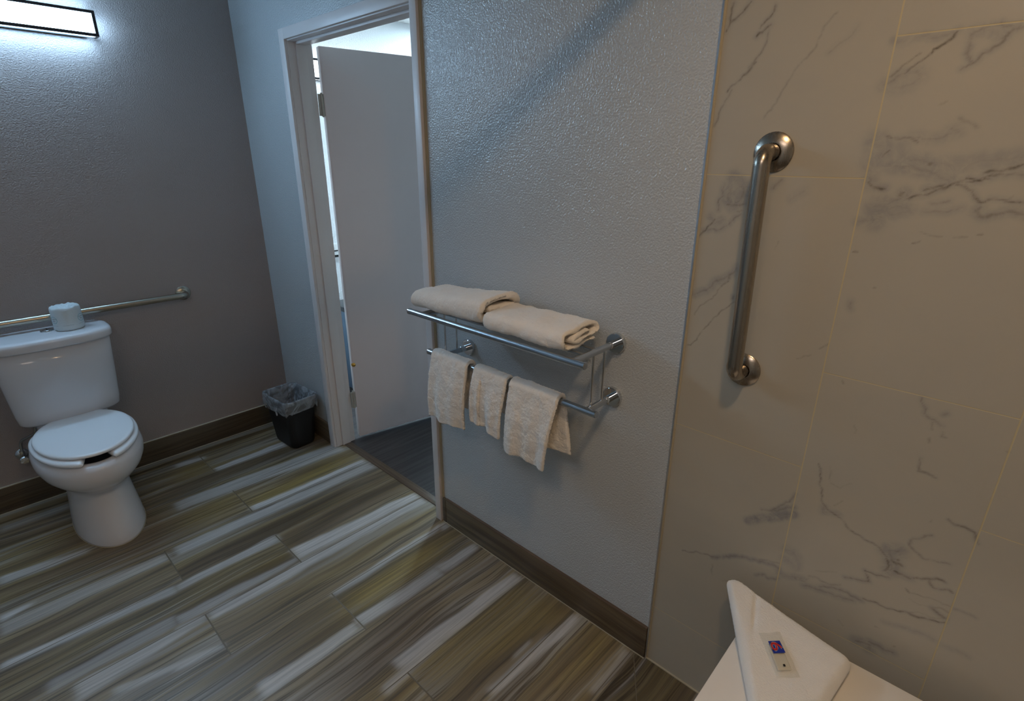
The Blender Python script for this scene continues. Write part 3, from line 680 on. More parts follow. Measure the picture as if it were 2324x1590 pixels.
# floor grout joint under the tile wall
# baseboards
BH, BT = .127, .011
struct(box('baseboard_back', LX, -.011, -BT, 0, 0, BH, M['base_x'], bevel=.0012), 'dark wood-look tile baseboard behind the toilet', 'baseboard')
struct(box('trim_4', LX, -.011, -BT-.0005, .0, BH, BH+.003, M['grout']), 'pale grout line on top of the baseboard behind the toilet', 'trim')
struct(box('trim_5', LX, -.011, -BT-.003, -BT+.001, 0, .003, M['grout']), 'grout line along the foot of the baseboard behind the toilet', 'trim')
bm = bmesh.new(); add_box(bm, -BT, 0, -.53, 0, 0, BH, .0012)
struct(bm_obj('baseboard_right', bm, M['base_y']), 'short wood-look baseboard beside the door frame', 'baseboard')
struct(box('baseboard_rack_wall', -BT, 0, YT+.004, -1.568, 0, BH, M['base_y'], bevel=.0012), 'brown wood-look baseboard below the towel rack', 'baseboard')
struct(box('trim_6', -BT, 0, -1.566, -1.546, 0, BH+.001, M['base_x'], bevel=.0012), 'narrow end piece of the baseboard at the door frame', 'trim')
struct(box('trim_7', -BT-.001, -BT+.002, YT+.003, -1.546, 0, .004, M['grout']), 'grout line at the foot of the baseboard below the rack', 'trim')
struct(box('trim_10', -BT-.0006, 0, YT+.004, -1.568, BH, BH+.003, M['thresh']), 'reddish brown colour fringe added as a thin strip on top of the baseboard below the rack', 'trim')  # colour fringe along the edge, built as a strip
struct(box('trim_8', -.004, .001, BY, YT, 0, .004, M['grout']), 'grout line at the foot of the marble wall', 'trim')

# door frame: jamb lining, stop and casing
fr = struct(empty('trim_9', (0.05, (YJ0+YJ1)/2, 0), 'pale pink-grey painted door frame', 'door frame'))
CW = .048
def jamb_piece(name, a, **k): return box(name, *a, M['trim'], fr, bevel=.0015)
JX = .113
jamb_piece('side_jamb', (-.004, JX, YJ0-.001, YJ0+.016, 0, ZH+.012))
jamb_piece('side_jamb', (-.004, JX, YJ1-.016, YJ1+.001, 0, ZH+.012))
jamb_piece('head_jamb', (-.004, JX, YJ1, YJ0, ZH-.001, ZH+.016))
jamb_piece('door_stop', (.030, .078, YJ0-.012, YJ0, .001, ZH)); jamb_piece('door_stop', (.030, .078, YJ1, YJ1+.012, .001, ZH))
jamb_piece('door_stop', (.030, .078, YJ1+.012, YJ0-.012, ZH-.012, ZH))
jamb_piece('casing', (-.017, 0, YJ0+.004, YJ0+CW+.004, 0, ZH+CW)); jamb_piece('casing', (-.017, 0, YJ1-CW+.010, YJ1-.002, 0, ZH+CW))
jamb_piece('casing', (-.017, 0, YJ1-.002, YJ0+.004, ZH+.004, ZH+CW))
box('caulk_line', -.005, .001, YJ1-CW-.001, YJ1-CW+.010, BH, ZC, M['caulk'], fr)
adopt(fr)

# door leaf, pushed open into the outer room
hx, hy = .1335, -.606; ang = math.atan2(-.095, .45)
door = bpy.data.objects.new('door_1', None); door.location = (hx, hy, 0); door.rotation_euler = (0, 0, ang); link(door)
struct(door, 'pinkish grey flush door standing open into the outer room', 'door')
bm = bmesh.new(); DWI = .90
add_box(bm, 0, DWI, 0, .040, .022, 2.060, .003)
bmesh.ops.subdivide_edges(bm, edges=[e for e in bm.edges if abs(e.verts[0].co.x-e.verts[1].co.x) > .5], cuts=90)
for v in bm.verts:
    if v.co.z < .05 and .01 < v.co.x < .89: v.co.z += max(0, mnoise.noise(Vector((v.co.x*28, v.co.y*3, 2.2))))*.007
bm_obj('leaf', bm, M['door'], door, auto=40)
for zc in (1.81, .262):
    bm = bmesh.new()
    for k in range(5): add_tube(bm, [(-.010, .004, zc-.047+k*.0192), (-.010, .004, zc-.047+k*.0192+.0172)], .0065, 14)
    add_box(bm, -.010, .004, .0035, .030, zc-.048, zc+.048); add_box(bm, -.026, -.008, .004, .010, zc-.048, zc+.048)
    hg = bm_obj('hinge', bm, M['hinge'], door, auto=35)
    bm = bmesh.new(); add_tube(bm, [(-.010, .004, zc-.053), (-.010, .004, zc+.053)], .0045, 12); bm_obj('hinge_pin', bm, M['hinge'], hg, auto=35)
bm = bmesh.new(); add_lathe(bm, [(0, .007), (.008, .006), (.0125, 0), (0, 0)], (.006, -.0, .476), (-.6, -1, 0), 24); bm_obj('edge_button', bm, M['brass'], door, auto=50)
bm = bmesh.new(); add_lathe(bm, [(0, .062), (.020, .060), (.027, .045), (.024, .028), (.012, .018), (.012, .006), (.030, .004), (.031, 0), (0, 0)], (.83, 0.04, .98), (0, 1, 0), 32)
bm_obj('knob', bm, M['brass'], door, auto=40)

# ================================================================ lamps
def bar_fixture(name, x0, x1, yw, zb, h, dep, label, glow):
    """dep < 0: the lamp stands out towards -y"""
    r = empty(name, ((x0+x1)/2, yw, zb+h/2), label, 'wall lamp')
    y0, y1 = yw-dep, yw; s = .0115
    bm = bmesh.new()
    for zz in (zb, zb+h-s):
        add_box(bm, x0, x1, y0, y0+s, zz, zz+s); add_box(bm, x0, x1, y1-.012-s, y1-.012, zz, zz+s)
        for xx in (x0, x1-s): add_box(bm, xx, xx+s, y0+s, y1-.012-s, zz, zz+s)
    for xx in (x0, x1-s):
        add_box(bm, xx, xx+s, y0, y0+s, zb+s, zb+h-s); add_box(bm, xx, xx+s, y1-.012-s, y1-.012, zb+s, zb+h-s)
    bm_obj('frame', bm, M['black_frame'], r)
    box('diffuser', x0+.004, x1-.004, y0+.004, y1-.014, zb+.004, zb+h-.004, glow, r)
    box('back_plate', x0+.03, x1-.03, y1-.012, y1, zb+.008, zb+h-.008, M['black_frame'], r)
    adopt(r); return r
bar_fixture('vanity_light', -1.82, -.596, 0, 2.062, .098, .075, 'glowing white bar lamp in a thin black frame high on the taupe wall', M['bar_light'])
bar_fixture('vanity_light', .40, 1.0, .262, 2.022, .115, .07, 'black framed bar lamp glimpsed through the gap at the door hinges', M['far_bar'])
r = empty('downlight', (-.86, -3.10, ZC), 'round warm recessed downlight in the ceiling over the shower', 'ceiling lamp')
lathe('trim_ring', [(.062, -.001), (.085, -.001), (.088, -.006), (.064, -.010), (.060, -.004)], (-.86, -3.10, ZC), (0, 0, 1), M['plate'], r)
lathe('lens', [(0, -.003), (.060, -.003), (.060, -.0005), (0, -.0005)], (-.86, -3.10, ZC), (0, 0, 1), M['warm_light'], r); adopt(r)
r = empty('fill_panel', (-1.9, -3.1, ZC), 'dim warm square fill light added out of view over the middle of the bathroom', 'ceiling lamp')  # added fill light, lifts the ambient level from the camera side
box('housing', -2.2, -1.6, -3.4, -2.8, ZC-.02, ZC, M['plate'], r); box('lens', -2.185, -1.615, -3.385, -2.815, ZC-.024, ZC-.0195, M['room_fill'], r); adopt(r)
r = empty('fill_panel', (1.85, -.25, ZC), 'bright cool square fill light added to brighten the outer room', 'ceiling lamp')  # added fill light for the wall behind the open door
box('housing', 1.55, 2.15, -.55, .05, ZC-.02, ZC, M['plate'], r); box('lens', 1.57, 2.13, -.53, .03, ZC-.024, ZC-.0195, M['far_fill'], r); adopt(r)

# shower curtain rod (above the frame) that throws the long shadow over the painted wall
r = empty('curtain_rod', (LX/2, -2.62, 2.13), 'steel shower curtain rod spanning the shower entrance', 'rod')
tube('rod', [(LX, -2.62, 2.13), (0, -2.62, 2.13)], .020, M['steel_x'], r)
lathe('flange', [(0, .012), (.018, .012), (.036, .004), (.036, 0), (0, 0)], (0, -2.62, 2.13), (-1, 0, 0), M['steel'], r)
lathe('flange', [(0, .012), (.018, .012), (.036, .004), (.036, 0), (0, 0)], (LX, -2.62, 2.13), (1, 0, 0), M['steel'], r); adopt(r)

# ================================================================ toilet
TX = -1.062
toilet = empty('toilet', (TX, 0, 0), 'white two-piece toilet with closed lid against the taupe wall', 'toilet')
def dshape(hw, yb, yf, z, n=64, ex=3.0, bow=1.0):
    """rounded box outline: back at yb, front at yf (more negative), half width hw"""
    out = []; yc = (yb+yf)/2; hy = (yb-yf)/2
    for k in range(n):
        a = 2*PI*k/n; ca, sa = math.cos(a), math.sin(a)
        px = hw*math.copysign(abs(ca)**(2/ex), ca); py = hy*math.copysign(abs(sa)**(2/ex), sa)
        if py < 0: py = py*(1-.18*bow*(px/hw)**2)-0.0
        out.append((TX+px, yc+py, z))
    return out
tank = [(.150, -.06, -.190, .448), (.176, -.048, -.214, .451), (.187, -.036, -.228, .464), (.192, -.030, -.232, .50), (.200, -.026, -.238, .60), (.207, -.023, -.242, .70), (.213, -.02, -.245, .800)]
loft('tank', [dshape(*q, ex=4.2) for q in tank], M['porcelain'], toilet)
lid = [(.206, -.016, -.248, .797), (.222, -.012, -.256, .799), (.226, -.010, -.259, .806), (.226, -.010, -.259, .826), (.223, -.012, -.256, .836), (.214, -.018, -.248, .842), (.19, -.03, -.23, .8435)]
tl = loft('tank_lid', [dshape(*q, ex=4.2) for q in lid], M['porcelain'], toilet)
fb = lathe('flush_button', [(0, .0062), (.010, .0065), (.017, .006), (.0185, .004), (.0205, .0045), (.024, .0035), (.0255, 0), (0, 0)], (TX+.005, -.10, .8435), (0, 0, 1), M['chrome'], toilet)
bm = bmesh.new(); add_box(bm, TX+.004, TX+.006, -.117, -.083, .849, .8512); bm_obj('button_split', bm, M['dark'], fb)

def egg(hw, yb, yf, z, n=72, back=2.6, cy=None):
    """bowl outline: widest at cy, elongated to the front"""
    out = []; cy = cy if cy is not None else yb-(yb-yf)*.46
    for k in range(n):
        a = 2*PI*k/n; ca, sa = math.cos(a), math.sin(a)
        if sa < 0: px, py = hw*ca, (cy-yf)*sa
        else:
            ex = back; px = hw*math.copysign(abs(ca)**(2/ex), ca); py = (yb-cy)*abs(sa)**(2/ex)
        out.append((TX+px, cy+py, z))
    return out
bowl = [(.129, -.17, -.664, .0), (.129, -.17, -.664, .010), (.126, -.17, -.652, .05), (.119, -.17, -.630, .11), (.113, -.17, -.607, .17), (.111, -.17, -.597, .215),
        (.116, -.16, -.603, .240), (.135, -.15, -.630, .262), (.160, -.14, -.668, .288), (.180, -.13, -.700, .318), (.191, -.12, -.718, .348), (.194, -.115, -.724, .375), (.190, -.115, -.720, .398),
        (.182, -.115, -.712, .412), (.172, -.12, -.702, .418), (.150, -.15, -.675, .4185)]
bw = loft('bowl', [egg(*q) for q in bowl], M['porcelain'], toilet, cap1=False)
loft('bowl_interior', [egg(.150, -.15, -.675, .4185), egg(.143, -.16, -.665, .412), egg(.125, -.20, -.64, .36), egg(.07, -.3, -.5, .25)], M['porcelain'], bw, cap0=False)
# rear deck that carries the tank
loft('rear_deck', [dshape(.105, -.035, -.215, .20, ex=3.5, bow=0), dshape(.12, -.035, -.215, .33, ex=3.5, bow=0), dshape(.135, -.035, -.215, .40, ex=3.5, bow=0), dshape(.130, -.04, -.21, .447, ex=3.5, bow=0)], M['porcelain'], toilet)
# closet-foot grout line
loft('floor_seal', [egg(.131, -.168, -.667, .0005), egg(.1298, -.169, -.6655, .0025)], M['caulk'], toilet)
# open-front seat ring: arc that stops short of the front centre
SZ = .4185
def seat_ring():
    outer = np.array(egg(.187, -.185, -.716, 0, n=240, back=2.4, cy=-.40)); inner = np.array(egg(.112, -.27, -.63, 0, n=240, back=2.2, cy=-.41))
    cen = (outer+inner)/2; wid = np.linalg.norm(outer-inner, axis=1)/2
    ang = np.arange(240)/240*360
    gap = 15.5
    keep = [i for i in range(240) if abs((ang[i]-270+1.5+180) % 360-180) > gap]
    # start just after the gap
    start = max(i for i in range(240) if abs((ang[i]-270+1.5+180) % 360-180) <= gap)+1
    idx = [(start+k) % 240 for k in range(len(keep))]
    rings = []; N = len(idx)
    for q, i in enumerate(idx):
        e = min(q, N-1-q); L = e*.0075; rr = .016; tt = math.sqrt(max(0, 1-(1-min(L/rr, 1))**2)) if L < rr else 1
        tt = max(tt, .15); d = (outer[i]-inner[i]); d = d/np.linalg.norm(d)
        ring = []
        for k in range(20):
            a = 2*PI*k/20; ca, sa = math.cos(a), math.sin(a)
            px = wid[i]*(.78+.22*tt)*math.copysign(abs(ca)**.7, ca); pz = .014*tt*math.copysign(abs(sa)**.8, sa)
            ring.append((cen[i][0]+d[0]*px, cen[i][1]+d[1]*px, SZ+.0145+pz))
        rings.append(ring)
    return rings
loft('seat_ring', seat_ring(), M['seat'], toilet)
LZ = SZ+.0345
def lid_out(s, z, ybk=-.205, inset=0):
    out = []
    for k in range(200):
        a = 2*PI*k/200; ca, sa = math.cos(a), math.sin(a); cy = -.415
        if sa < 0: px, py = (.176*s-inset)*ca, (cy+.703*1)*0
        px = (.174-inset)*ca
        py = (.274-inset)*sa if sa < 0 else (.235-inset)*sa
        y = cy+py
        out.append((TX+px, min(y, ybk-inset), z))
    return out
sl = loft('seat_lid', [lid_out(1, LZ-.003, inset=.006), lid_out(1, LZ-.001, inset=.001), lid_out(1, LZ+.005), lid_out(1, LZ+.009, inset=.002), lid_out(1, LZ+.0115, inset=.007), lid_out(1, LZ+.0118, inset=.016)], M['seat'], toilet)
for s in (-1, 1):
    bm = bmesh.new(); add_box(bm, TX+s*.075-.018, TX+s*.075+.018, -.212, -.190, SZ, SZ+.028, .004); bm_obj('seat_hinge', bm, M['seat'], toilet, auto=40)
adopt(toilet)

# supply valve
sv = empty('shutoff_valve', (-1.268, -.05, .255), 'small chrome shutoff valve low on the wall left of the toilet bowl', 'valve')
lathe('escutcheon', [(0, .012), (.012, .012), (.026, .004), (.028, 0), (0, 0)], (-1.268, 0, .262), (0, -1, 0), M['chrome'], sv)
tube('body', [(-1.268, -.004, .262), (-1.268, -.075, .262)], .0085, M['chrome'], sv)
bm = bmesh.new(); add_lathe(bm, [(0, 0), (.011, 0), (.018, .004), (.019, .009), (.015, .014), (0, .015)], (-1.268, -.072, .262), (0, -1, 0), 10)
bm_obj('handle', bm, M['chrome'], sv)
tube('outlet_nut', [(-1.268, -.048, .262), (-1.268, -.048, .296)], .0095, M['chrome'], sv, n=6)
tube('supply_hose', fillet([(-1.268, -.048, .290), (-1.262, -.050, .345), (-1.205, -.10, .385), (-1.195, -.12, .446)], .03), .0065, M['chrome_satin'], sv, n=12); adopt(sv)

# toilet roll on the tank lid
RX, RY, RZ = -.978, -.128, .8437; RR, RHt = .0555, .106
roll_o = empty('toilet_paper_roll', (RX, RY, RZ), 'paper-wrapped toilet roll with round teal marks standing on the tank lid', 'toilet paper')
NA = 96; rings = []
prof = [(0.0, .0005), (.030, .0005), (.050, .001), (.0545, .004), (.0555, .012), (.0555, .05), (.0552, .09), (.0545, .100), (.050, .1055), (.040, .106), (.028, .101), (.018, .094), (.008, .090)]
for q, (r_, h_) in enumerate(prof):
    ring = []
    for k in range(NA):
        a = 2*PI*k/NA; cr = 0
        if h_ > .095 or q > 8: cr = mnoise.noise(Vector((math.cos(a)*3.2, math.sin(a)*3.2, r_*60)))*.0055
        r3 = max(r_, .001)+mnoise.noise(Vector((math.cos(a)*2, math.sin(a)*2, h_*20)))*.0008
        ring.append((RX+r3*math.cos(a), RY+r3*math.sin(a), RZ+h_+cr))
    rings.append(ring)
loft('wrapper', rings, M['paper'], roll_o)
cam_a = math.atan2(-3.17-RY, -1.287-RX)
def on_roll(pts, a0, zc, off):
    return [(RX+(RR+off)*math.cos(a0+p[0]/RR), RY+(RR+off)*math.sin(a0+p[0]/RR), RZ+zc+p[1]) for p in pts]
for da in (-58, 56):
    a0 = cam_a+math.radians(da); bm = bmesh.new()
    n = 40; ro, ri = .0165, .0150
    P1 = on_roll([(ro*math.cos(2*PI*k/n), ro*math.sin(2*PI*k/n)) for k in range(n)], a0, .052, .0012)
    P2 = on_roll([(ri*math.cos(2*PI*k/n), ri*math.sin(2*PI*k/n)) for k in range(n)], a0, .052, .0012)
    mesh_obj('round_mark', P1+P2, [(k, (k+1) % n, n+(k+1) % n, n+k) for k in range(n)], M['teal'], roll_o, smooth=False)
    for s, dz in (('Comfort', .005), ('Bay', -.004)):
        v, fc = text_geo(s, .0088)
        mesh_obj('lettering', on_roll([(p[0], p[1]+dz) for p in v], a0, .052, .0013), fc, M['grey_ink'], roll_o, smooth=False)
bm = bmesh.new()
for zz in (.026,):
    rr_ = [on_roll([((a-48)/96*2*PI*RR, dz) for a in range(97)], 0, zz, .0011) for dz in (0, .0007)]
    vs1 = [bm.verts.new(p) for p in rr_[0]]; vs2 = [bm.verts.new(p) for p in rr_[1]]
    for k in range(96):
        if k % 16 < 11: bm.faces.new((vs1[k], vs1[k+1], vs2[k+1], vs2[k]))
bm_obj('printed_line', bm, M['grey_ink'], roll_o); adopt(roll_o)

# ================================================================ grab bars
def flange(name, c, ax, R, mat, parent):
    return lathe(name, [(0, .010), (R*.42, .010), (R*.46, .0125), (R*.52, .0125), (R*.93, .0055), (R, .003), (R, 0), (0, 0)], c, ax, mat, parent, 56)
gb = empty('grab_bar', (-1.2, 0, .905), 'long horizontal steel grab bar on the taupe wall behind the toilet', 'grab bar')
Lg = (-.468, 0, .894)
tube('bar', fillet([(Lg[0], -.004, Lg[2]), (Lg[0], -.062, Lg[2]), (-1.55, -.062, Lg[2]), (-1.55, -.004, Lg[2])], .032, 10), .0165, M['steel_x'], gb, n=28)
flange('flange', Lg, (0, -1, 0), .037, M['steel_x'], gb); flange('flange', (-1.55, 0, Lg[2]), (0, -1, 0), .037, M['steel_x'], gb); adopt(gb)
gv = empty('grab_bar', (0, -2.75, 1.34), 'short upright brushed steel grab bar on the marble tile wall', 'grab bar')
GY0, GZ0, GY1, GZ1 = -2.741, 1.596, -2.752, 1.092
tube('bar', fillet([(-.004, GY0, GZ0), (-.062, GY0, GZ0), (-.062, GY1, GZ1), (-.004, GY1, GZ1)], .034, 12), .0175, M['steel'], gv, n=32)
flange('flange', (0, GY0, GZ0), (-1, 0, 0), .0415, M['steel'], gv); flange('flange', (0, GY1, GZ1), (-1, 0, 0), .0415, M['steel'], gv); adopt(gv)

# ================================================================ towel rack
rk = empty('towel_rack', (0, -2.066, 1.0), 'chrome wall towel rack with shelf bars above a lower rail', 'towel rack')
YA, YB = -1.744, -2.388; UZ, LZr = 1.074, .902; UXf, LXf = -.218, -.140; RR_ = .0105
tube('front_shelf_rail', [(UXf, -1.678, UZ), (UXf, -2.432, UZ)], RR_, M['chrome_satin'], rk, n=24, cap_bevel=.0012)
for xx in (-.160, -.105): tube('shelf_rail', [(xx, YA, UZ+.003), (xx, YB, UZ+.003)], .0052, M['chrome_satin'], rk, n=14)
tube('lower_rail', [(LXf, -1.675, LZr), (LXf, -2.424, LZr)], RR_, M['chrome_satin'], rk, n=24, cap_bevel=.0012)
for (xx, zz) in ((UXf, UZ), (LXf, LZr)):
    e0 = -1.678 if zz == UZ else -1.675
    tube('end_cap', [(xx, e0+.004, zz), (xx, e0-.002, zz)], RR_+.0012, M['chrome'], rk, n=24, cap_bevel=.0012)
for yy in (YA, YB):
    for (xf, zz) in ((UXf, UZ), (LXf, LZr)):
        tube('arm', [(-.045, yy, zz), (xf, yy, zz)], .0098, M['chrome_satin'], rk, n=20)
        tube('arm_sleeve', [(-.006, yy, zz), (-.047, yy, zz)], .0112, M['chrome'], rk, n=24, cap_bevel=.0008)
        lathe('wall_rosette', [(0, .013), (.0285, .013), (.0305, .0118), (.031, .010), (.031, 0), (0, 0)], (0, yy, zz), (-1, 0, 0), M['chrome'], rk, 48, auto=25)
    for xx in (-.118, -.064): tube('upright_rod', [(xx, yy, LZr), (xx, yy, UZ)], .0034, M['chrome'], rk, n=12)
adopt(rk)

# ---------------------------------------------------------------- hanging washcloths
def hang(name, y0, y1, zf, zb, label, seed, th=.014, cd=(0, 0), splay=(0, 0), fold=None, rx=LXf, rz=LZr):
    """y0 left end, y1 right end at the rail; zf/zb bottoms (left, right) of front and back flaps"""
    nt = max(int(abs(y1-y0)/.0028), 10); t_ = np.linspace(0, 1, nt); R = RR_+th/2+.001
    cols = []
    NF, NB, NR = 90, 90, 16
    for tt in t_:
        yb = y0+(y1-y0)*tt
        zfb = zf[0]+(zf[1]-zf[0])*tt+cd[0]*math.sin(PI*tt)+.004*math.sin(tt*9+seed); zbb = zb[0]+(zb[1]-zb[0])*tt
        col = []
        for s in np.linspace(0, 1, NF, endpoint=False):       # front flap, bottom to rail
            z = zfb+(rz-zfb)*s; w = 1-s
            bulge = .010*math.sin(s*PI)*1.0+.007*w*math.sin(tt*7.0+seed*3)+.004*math.sin(tt*17+seed)*w
            col.append((rx-R-bulge-.004*w, yb+splay[0]*w*(1-tt)+splay[1]*w*tt, z))
        for a in np.linspace(PI, 0, NR): col.append((rx+R*math.cos(a), yb, rz+R*math.sin(a)))
        for s in np.linspace(0, 1, NB+1)[1:]:
            z = rz+(zbb-rz)*s; col.append((rx+R+.012*s+.006*s*math.sin(tt*6+seed*2), yb-.016*s*tt, z))
        cols.append(col)
    P = np.array(cols).transpose(1, 0, 2)
    if fold is not None:   # an extra folded strip edge along the left side
        k = np.clip((t_-fold)/.03, -1, 1); P[:NF, :, 0] += -.0035*np.sign(.5-(t_ > fold))[None, :]*np.clip((1-np.linspace(0, 1, NF))*5, 0, 1)[:, None]
    o = thick_sheet(name, P, th, M['terry'], None, edge=.008, lump=.0030, fuzz=.00055, seed=seed, lump_scale=26)
    tag(o, label, 'towel', 'washcloths hanging on the lower rail'); return o
hang('washcloth', -1.712, -1.905, (.648, .655), (.718, .712), 'cream washcloth hanging leftmost on the lower rail of the rack', 1.3, cd=(.0, 0), splay=(.03, .03))
hang('washcloth', -1.934, -2.090, (.714, .692), (.76, .76), 'cream washcloth hanging in the middle of the lower rail, narrowest of the three', 2.9, cd=(0, 0), splay=(.01, .03), fold=.26, th=.012)
hang('washcloth', -2.104, -2.300, (.664, .656), (.70, .712), 'cream washcloth hanging rightmost on the lower rail, with long back flap showing', 4.2, cd=(0, 0), splay=(.02, .04))

# ---------------------------------------------------------------- folded towels on the shelf
def smooth_path(pts, step=.003, it=2):
    pts = np.array(pts, float)
    for _ in range(it):      # Chaikin
        q = [pts[0]]
        for a, b in zip(pts[:-1], pts[1:]): q += [a*.75+b*.25, a*.25+b*.75]
        q.append(pts[-1]); pts = np.array(q)
    L = np.concatenate([[0], np.cumsum(np.linalg.norm(np.diff(pts, axis=0), axis=1))]); n = int(L[-1]/step)
    s = np.linspace(0, L[-1], n); return np.stack([np.interp(s, L, pts[:, k]) for k in range(pts.shape[1])], 1)
def folded(name, prof0, prof1, y0, y1, th, label, seed, sag=0.0, skew=0.0, edge=.01, lift=None, lump=.004):
    A = smooth_path(prof0); B = smooth_path(prof1); n = min(len(A), len(B))
    def rs(Q): i = np.linspace(0, len(Q)-1, n); return np.stack([np.interp(i, np.arange(len(Q)), Q[:, k]) for k in (0, 1)], 1)
    A, B = rs(A), rs(B); nt = int(abs(y1-y0)/.003); P = np.zeros((n, nt, 3))
    for j, tt in enumerate(np.linspace(0, 1, nt)):
        Q = A*(1-tt)+B*tt; P[:, j, 0] = Q[:, 0]+skew*(tt-.5); P[:, j, 1] = y0+(y1-y0)*tt+.006*np.sin(Q[:, 0]*40+seed)+.004*np.sin(Q[:, 1]*90+seed)
        P[:, j, 2] = Q[:, 1]+(lift(tt) if lift else 0)
    o = thick_sheet(name, P, th, M['terry'], None, edge=edge, lump=lump, fuzz=.00055, seed=seed, lump_scale=16)
    tag(o, label, 'towel', 'folded towels on the rack shelf'); return o
SB = UZ+RR_+.001
zA = SB+.013
pa = [(-.075, zA+.024), (-.165, zA+.020), (-.150, zA+.024-.024+.0), (-.06, zA), (-.10, zA)]
# flattened spiral: inner tongue, bottom layer, front fold, top layer, back fold
def spiral(xf, xb, zb, h, th, nose=.0):
    return [(xf+.035, zb+h*.5+.001), (xb-.03, zb+h*.5), (xb-.008, zb+h*.42), (xb-.004, zb+h*.2), (xb-.02, zb), (xf+.03, zb), (xf+.006, zb+.006), (xf, zb+h*.45), (xf+.008, zb+h*.9), (xf+.035, zb+h), (xb-.03, zb+h+nose), (xb+.012, zb+h*.8), (xb+.016, zb+h*.45), (xb+.002, zb+h*.14)]
folded('bath_towel', spiral(-.212, -.060, zA, .042, .02), spiral(-.208, -.055, zA, .058, .02, .012), -1.690, -2.035, .022,
       'cream towel folded into a fat bundle at the left end of the rack shelf', 2.2, lift=lambda t: .018*max(0, t-.55)**1.0)
zB = SB+.008
def stack(xf, xb, zb, h):
    return [(xb, zb), (xb-.05, zb), (xf+.025, zb), (xf+.004, zb+.003), (xf-.003, zb+h*.45), (xf+.003, zb+h*.92), (xf+.025, zb+h), (xb-.03, zb+h*1.02), (xb+.002, zb+h), (xb+.012, zb+h*.7), (xb-.006, zb+h*.36), (xb-.05, zb+h*.34), (xf+.045, zb+h*.33), (xf+.026, zb+h*.5), (xf+.05, zb+h*.68), (xb-.06, zb+h*.66), (xb-.03, zb+h*.66)]
folded('bath_towel', stack(-.214, -.06, zB, .042), stack(-.208, -.055, zB, .046), -2.044, -2.352, .0125,
       'cream towel folded flat with ruffled layers at the right end of the rack shelf', 5.1, skew=-.004, lump=.005)

# ================================================================ wastebasket
WX, WY = -.13, -.335
wb = empty('wastebasket', (WX, WY, 0), 'small black plastic wastebasket with a clear liner in the corner', 'wastebasket')
def rrect(cx, cy, hx, hy, z, rad, n=16, rot=0.0, wob=0, seed=0):
    out = []
    for q, (sx, sy) in enumerate(((1, 1), (-1, 1), (-1, -1), (1, -1))):
        for k in range(n):
            a = q*PI/2+PI/2*k/(n-1); px = sx*(hx-rad)+rad*math.cos(a); py = sy*(hy-rad)+rad*math.sin(a)
            if wob: w = 1+wob*mnoise.noise(Vector((px*22, py*22, z*18+seed))); px *= w; py *= w
            out.append((cx+px*math.cos(rot)-py*math.sin(rot), cy+px*math.sin(rot)+py*math.cos(rot), z))
    return out
rotb = math.radians(4)
def bin_ring(z, d=0.0, wob=0, seed=0):
    q = z/.305; return rrect(WX-.0*q, WY+.0, .071+.025*q+d, .106+.028*q+d, z, .035, 16, rotb, wob, seed)
loft('bin', [bin_ring(.002, -.012), bin_ring(.006, -.003), bin_ring(.02), bin_ring(.16), bin_ring(.285), bin_ring(.296, .004), bin_ring(.305, .004), bin_ring(.305, -.001), bin_ring(.29, -.005), bin_ring(.1, -.005), bin_ring(.012, -.007)], M['black'], wb, cap1=True)
def liner_ring(z, d, wob, seed, dz=0.0, slant=0.0):
    base = rrect(WX, WY, .071+.025*min(z, .305)/.305+d, .106+.028*min(z, .305)/.305+d, z, .036, 26, rotb); out = []
    for k, p in enumerate(base):
        th_ = 2*PI*k/len(base); dx, dy = p[0]-WX, p[1]-WY; L = math.hypot(dx, dy)
        w = mnoise.noise(Vector((math.cos(th_)*4, math.sin(th_)*4, seed+z*12)))*wob+abs(mnoise.noise(Vector((math.cos(th_)*9, math.sin(th_)*9, seed+z*25))))*wob*.6
        zz = z+dz*mnoise.noise(Vector((math.cos(th_)*1.7, math.sin(th_)*1.7, seed*3)))
        out.append((p[0]+dx/L*w, p[1]+dy/L*w, zz))
    return out
lr = [liner_ring(.225, .0075, .006, 1, .035), liner_ring(.24, .0095, .007, 1, .020), liner_ring(.262, .010, .006, 1.2, .008), liner_ring(.285, .009, .004, 1.4), liner_ring(.300, .008, .002, 1.5), liner_ring(.3085, .005, .001, 1.6), liner_ring(.3095, .000, .0005, 1.7),
      liner_ring(.304, -.007, .001, 1.9), liner_ring(.28, -.010, -.006, 2.1), liner_ring(.24, -.014, -.016, 2.4), liner_ring(.19, -.020, -.020, 2.7), liner_ring(.13, -.028, -.018, 3.0), liner_ring(.06, -.035, -.012, 3.3), liner_ring(.03, -.06, -.01, 3.5)]
loft('liner', lr, M['liner'], wb, cap0=False, cap1=False)
bm = bmesh.new()
pts = fillet([(WX-.108, WY-.075, .285), (WX-.118, WY-.077, .262), (WX-.116, WY-.078, .232)], .02); add_tube(bm, pts, [.004+.003*math.sin(PI*i/(len(pts)-1)) for i in range(len(pts))], 10)
bm_obj('liner_tail', bm, M['liner'], wb, auto=60); adopt(wb)

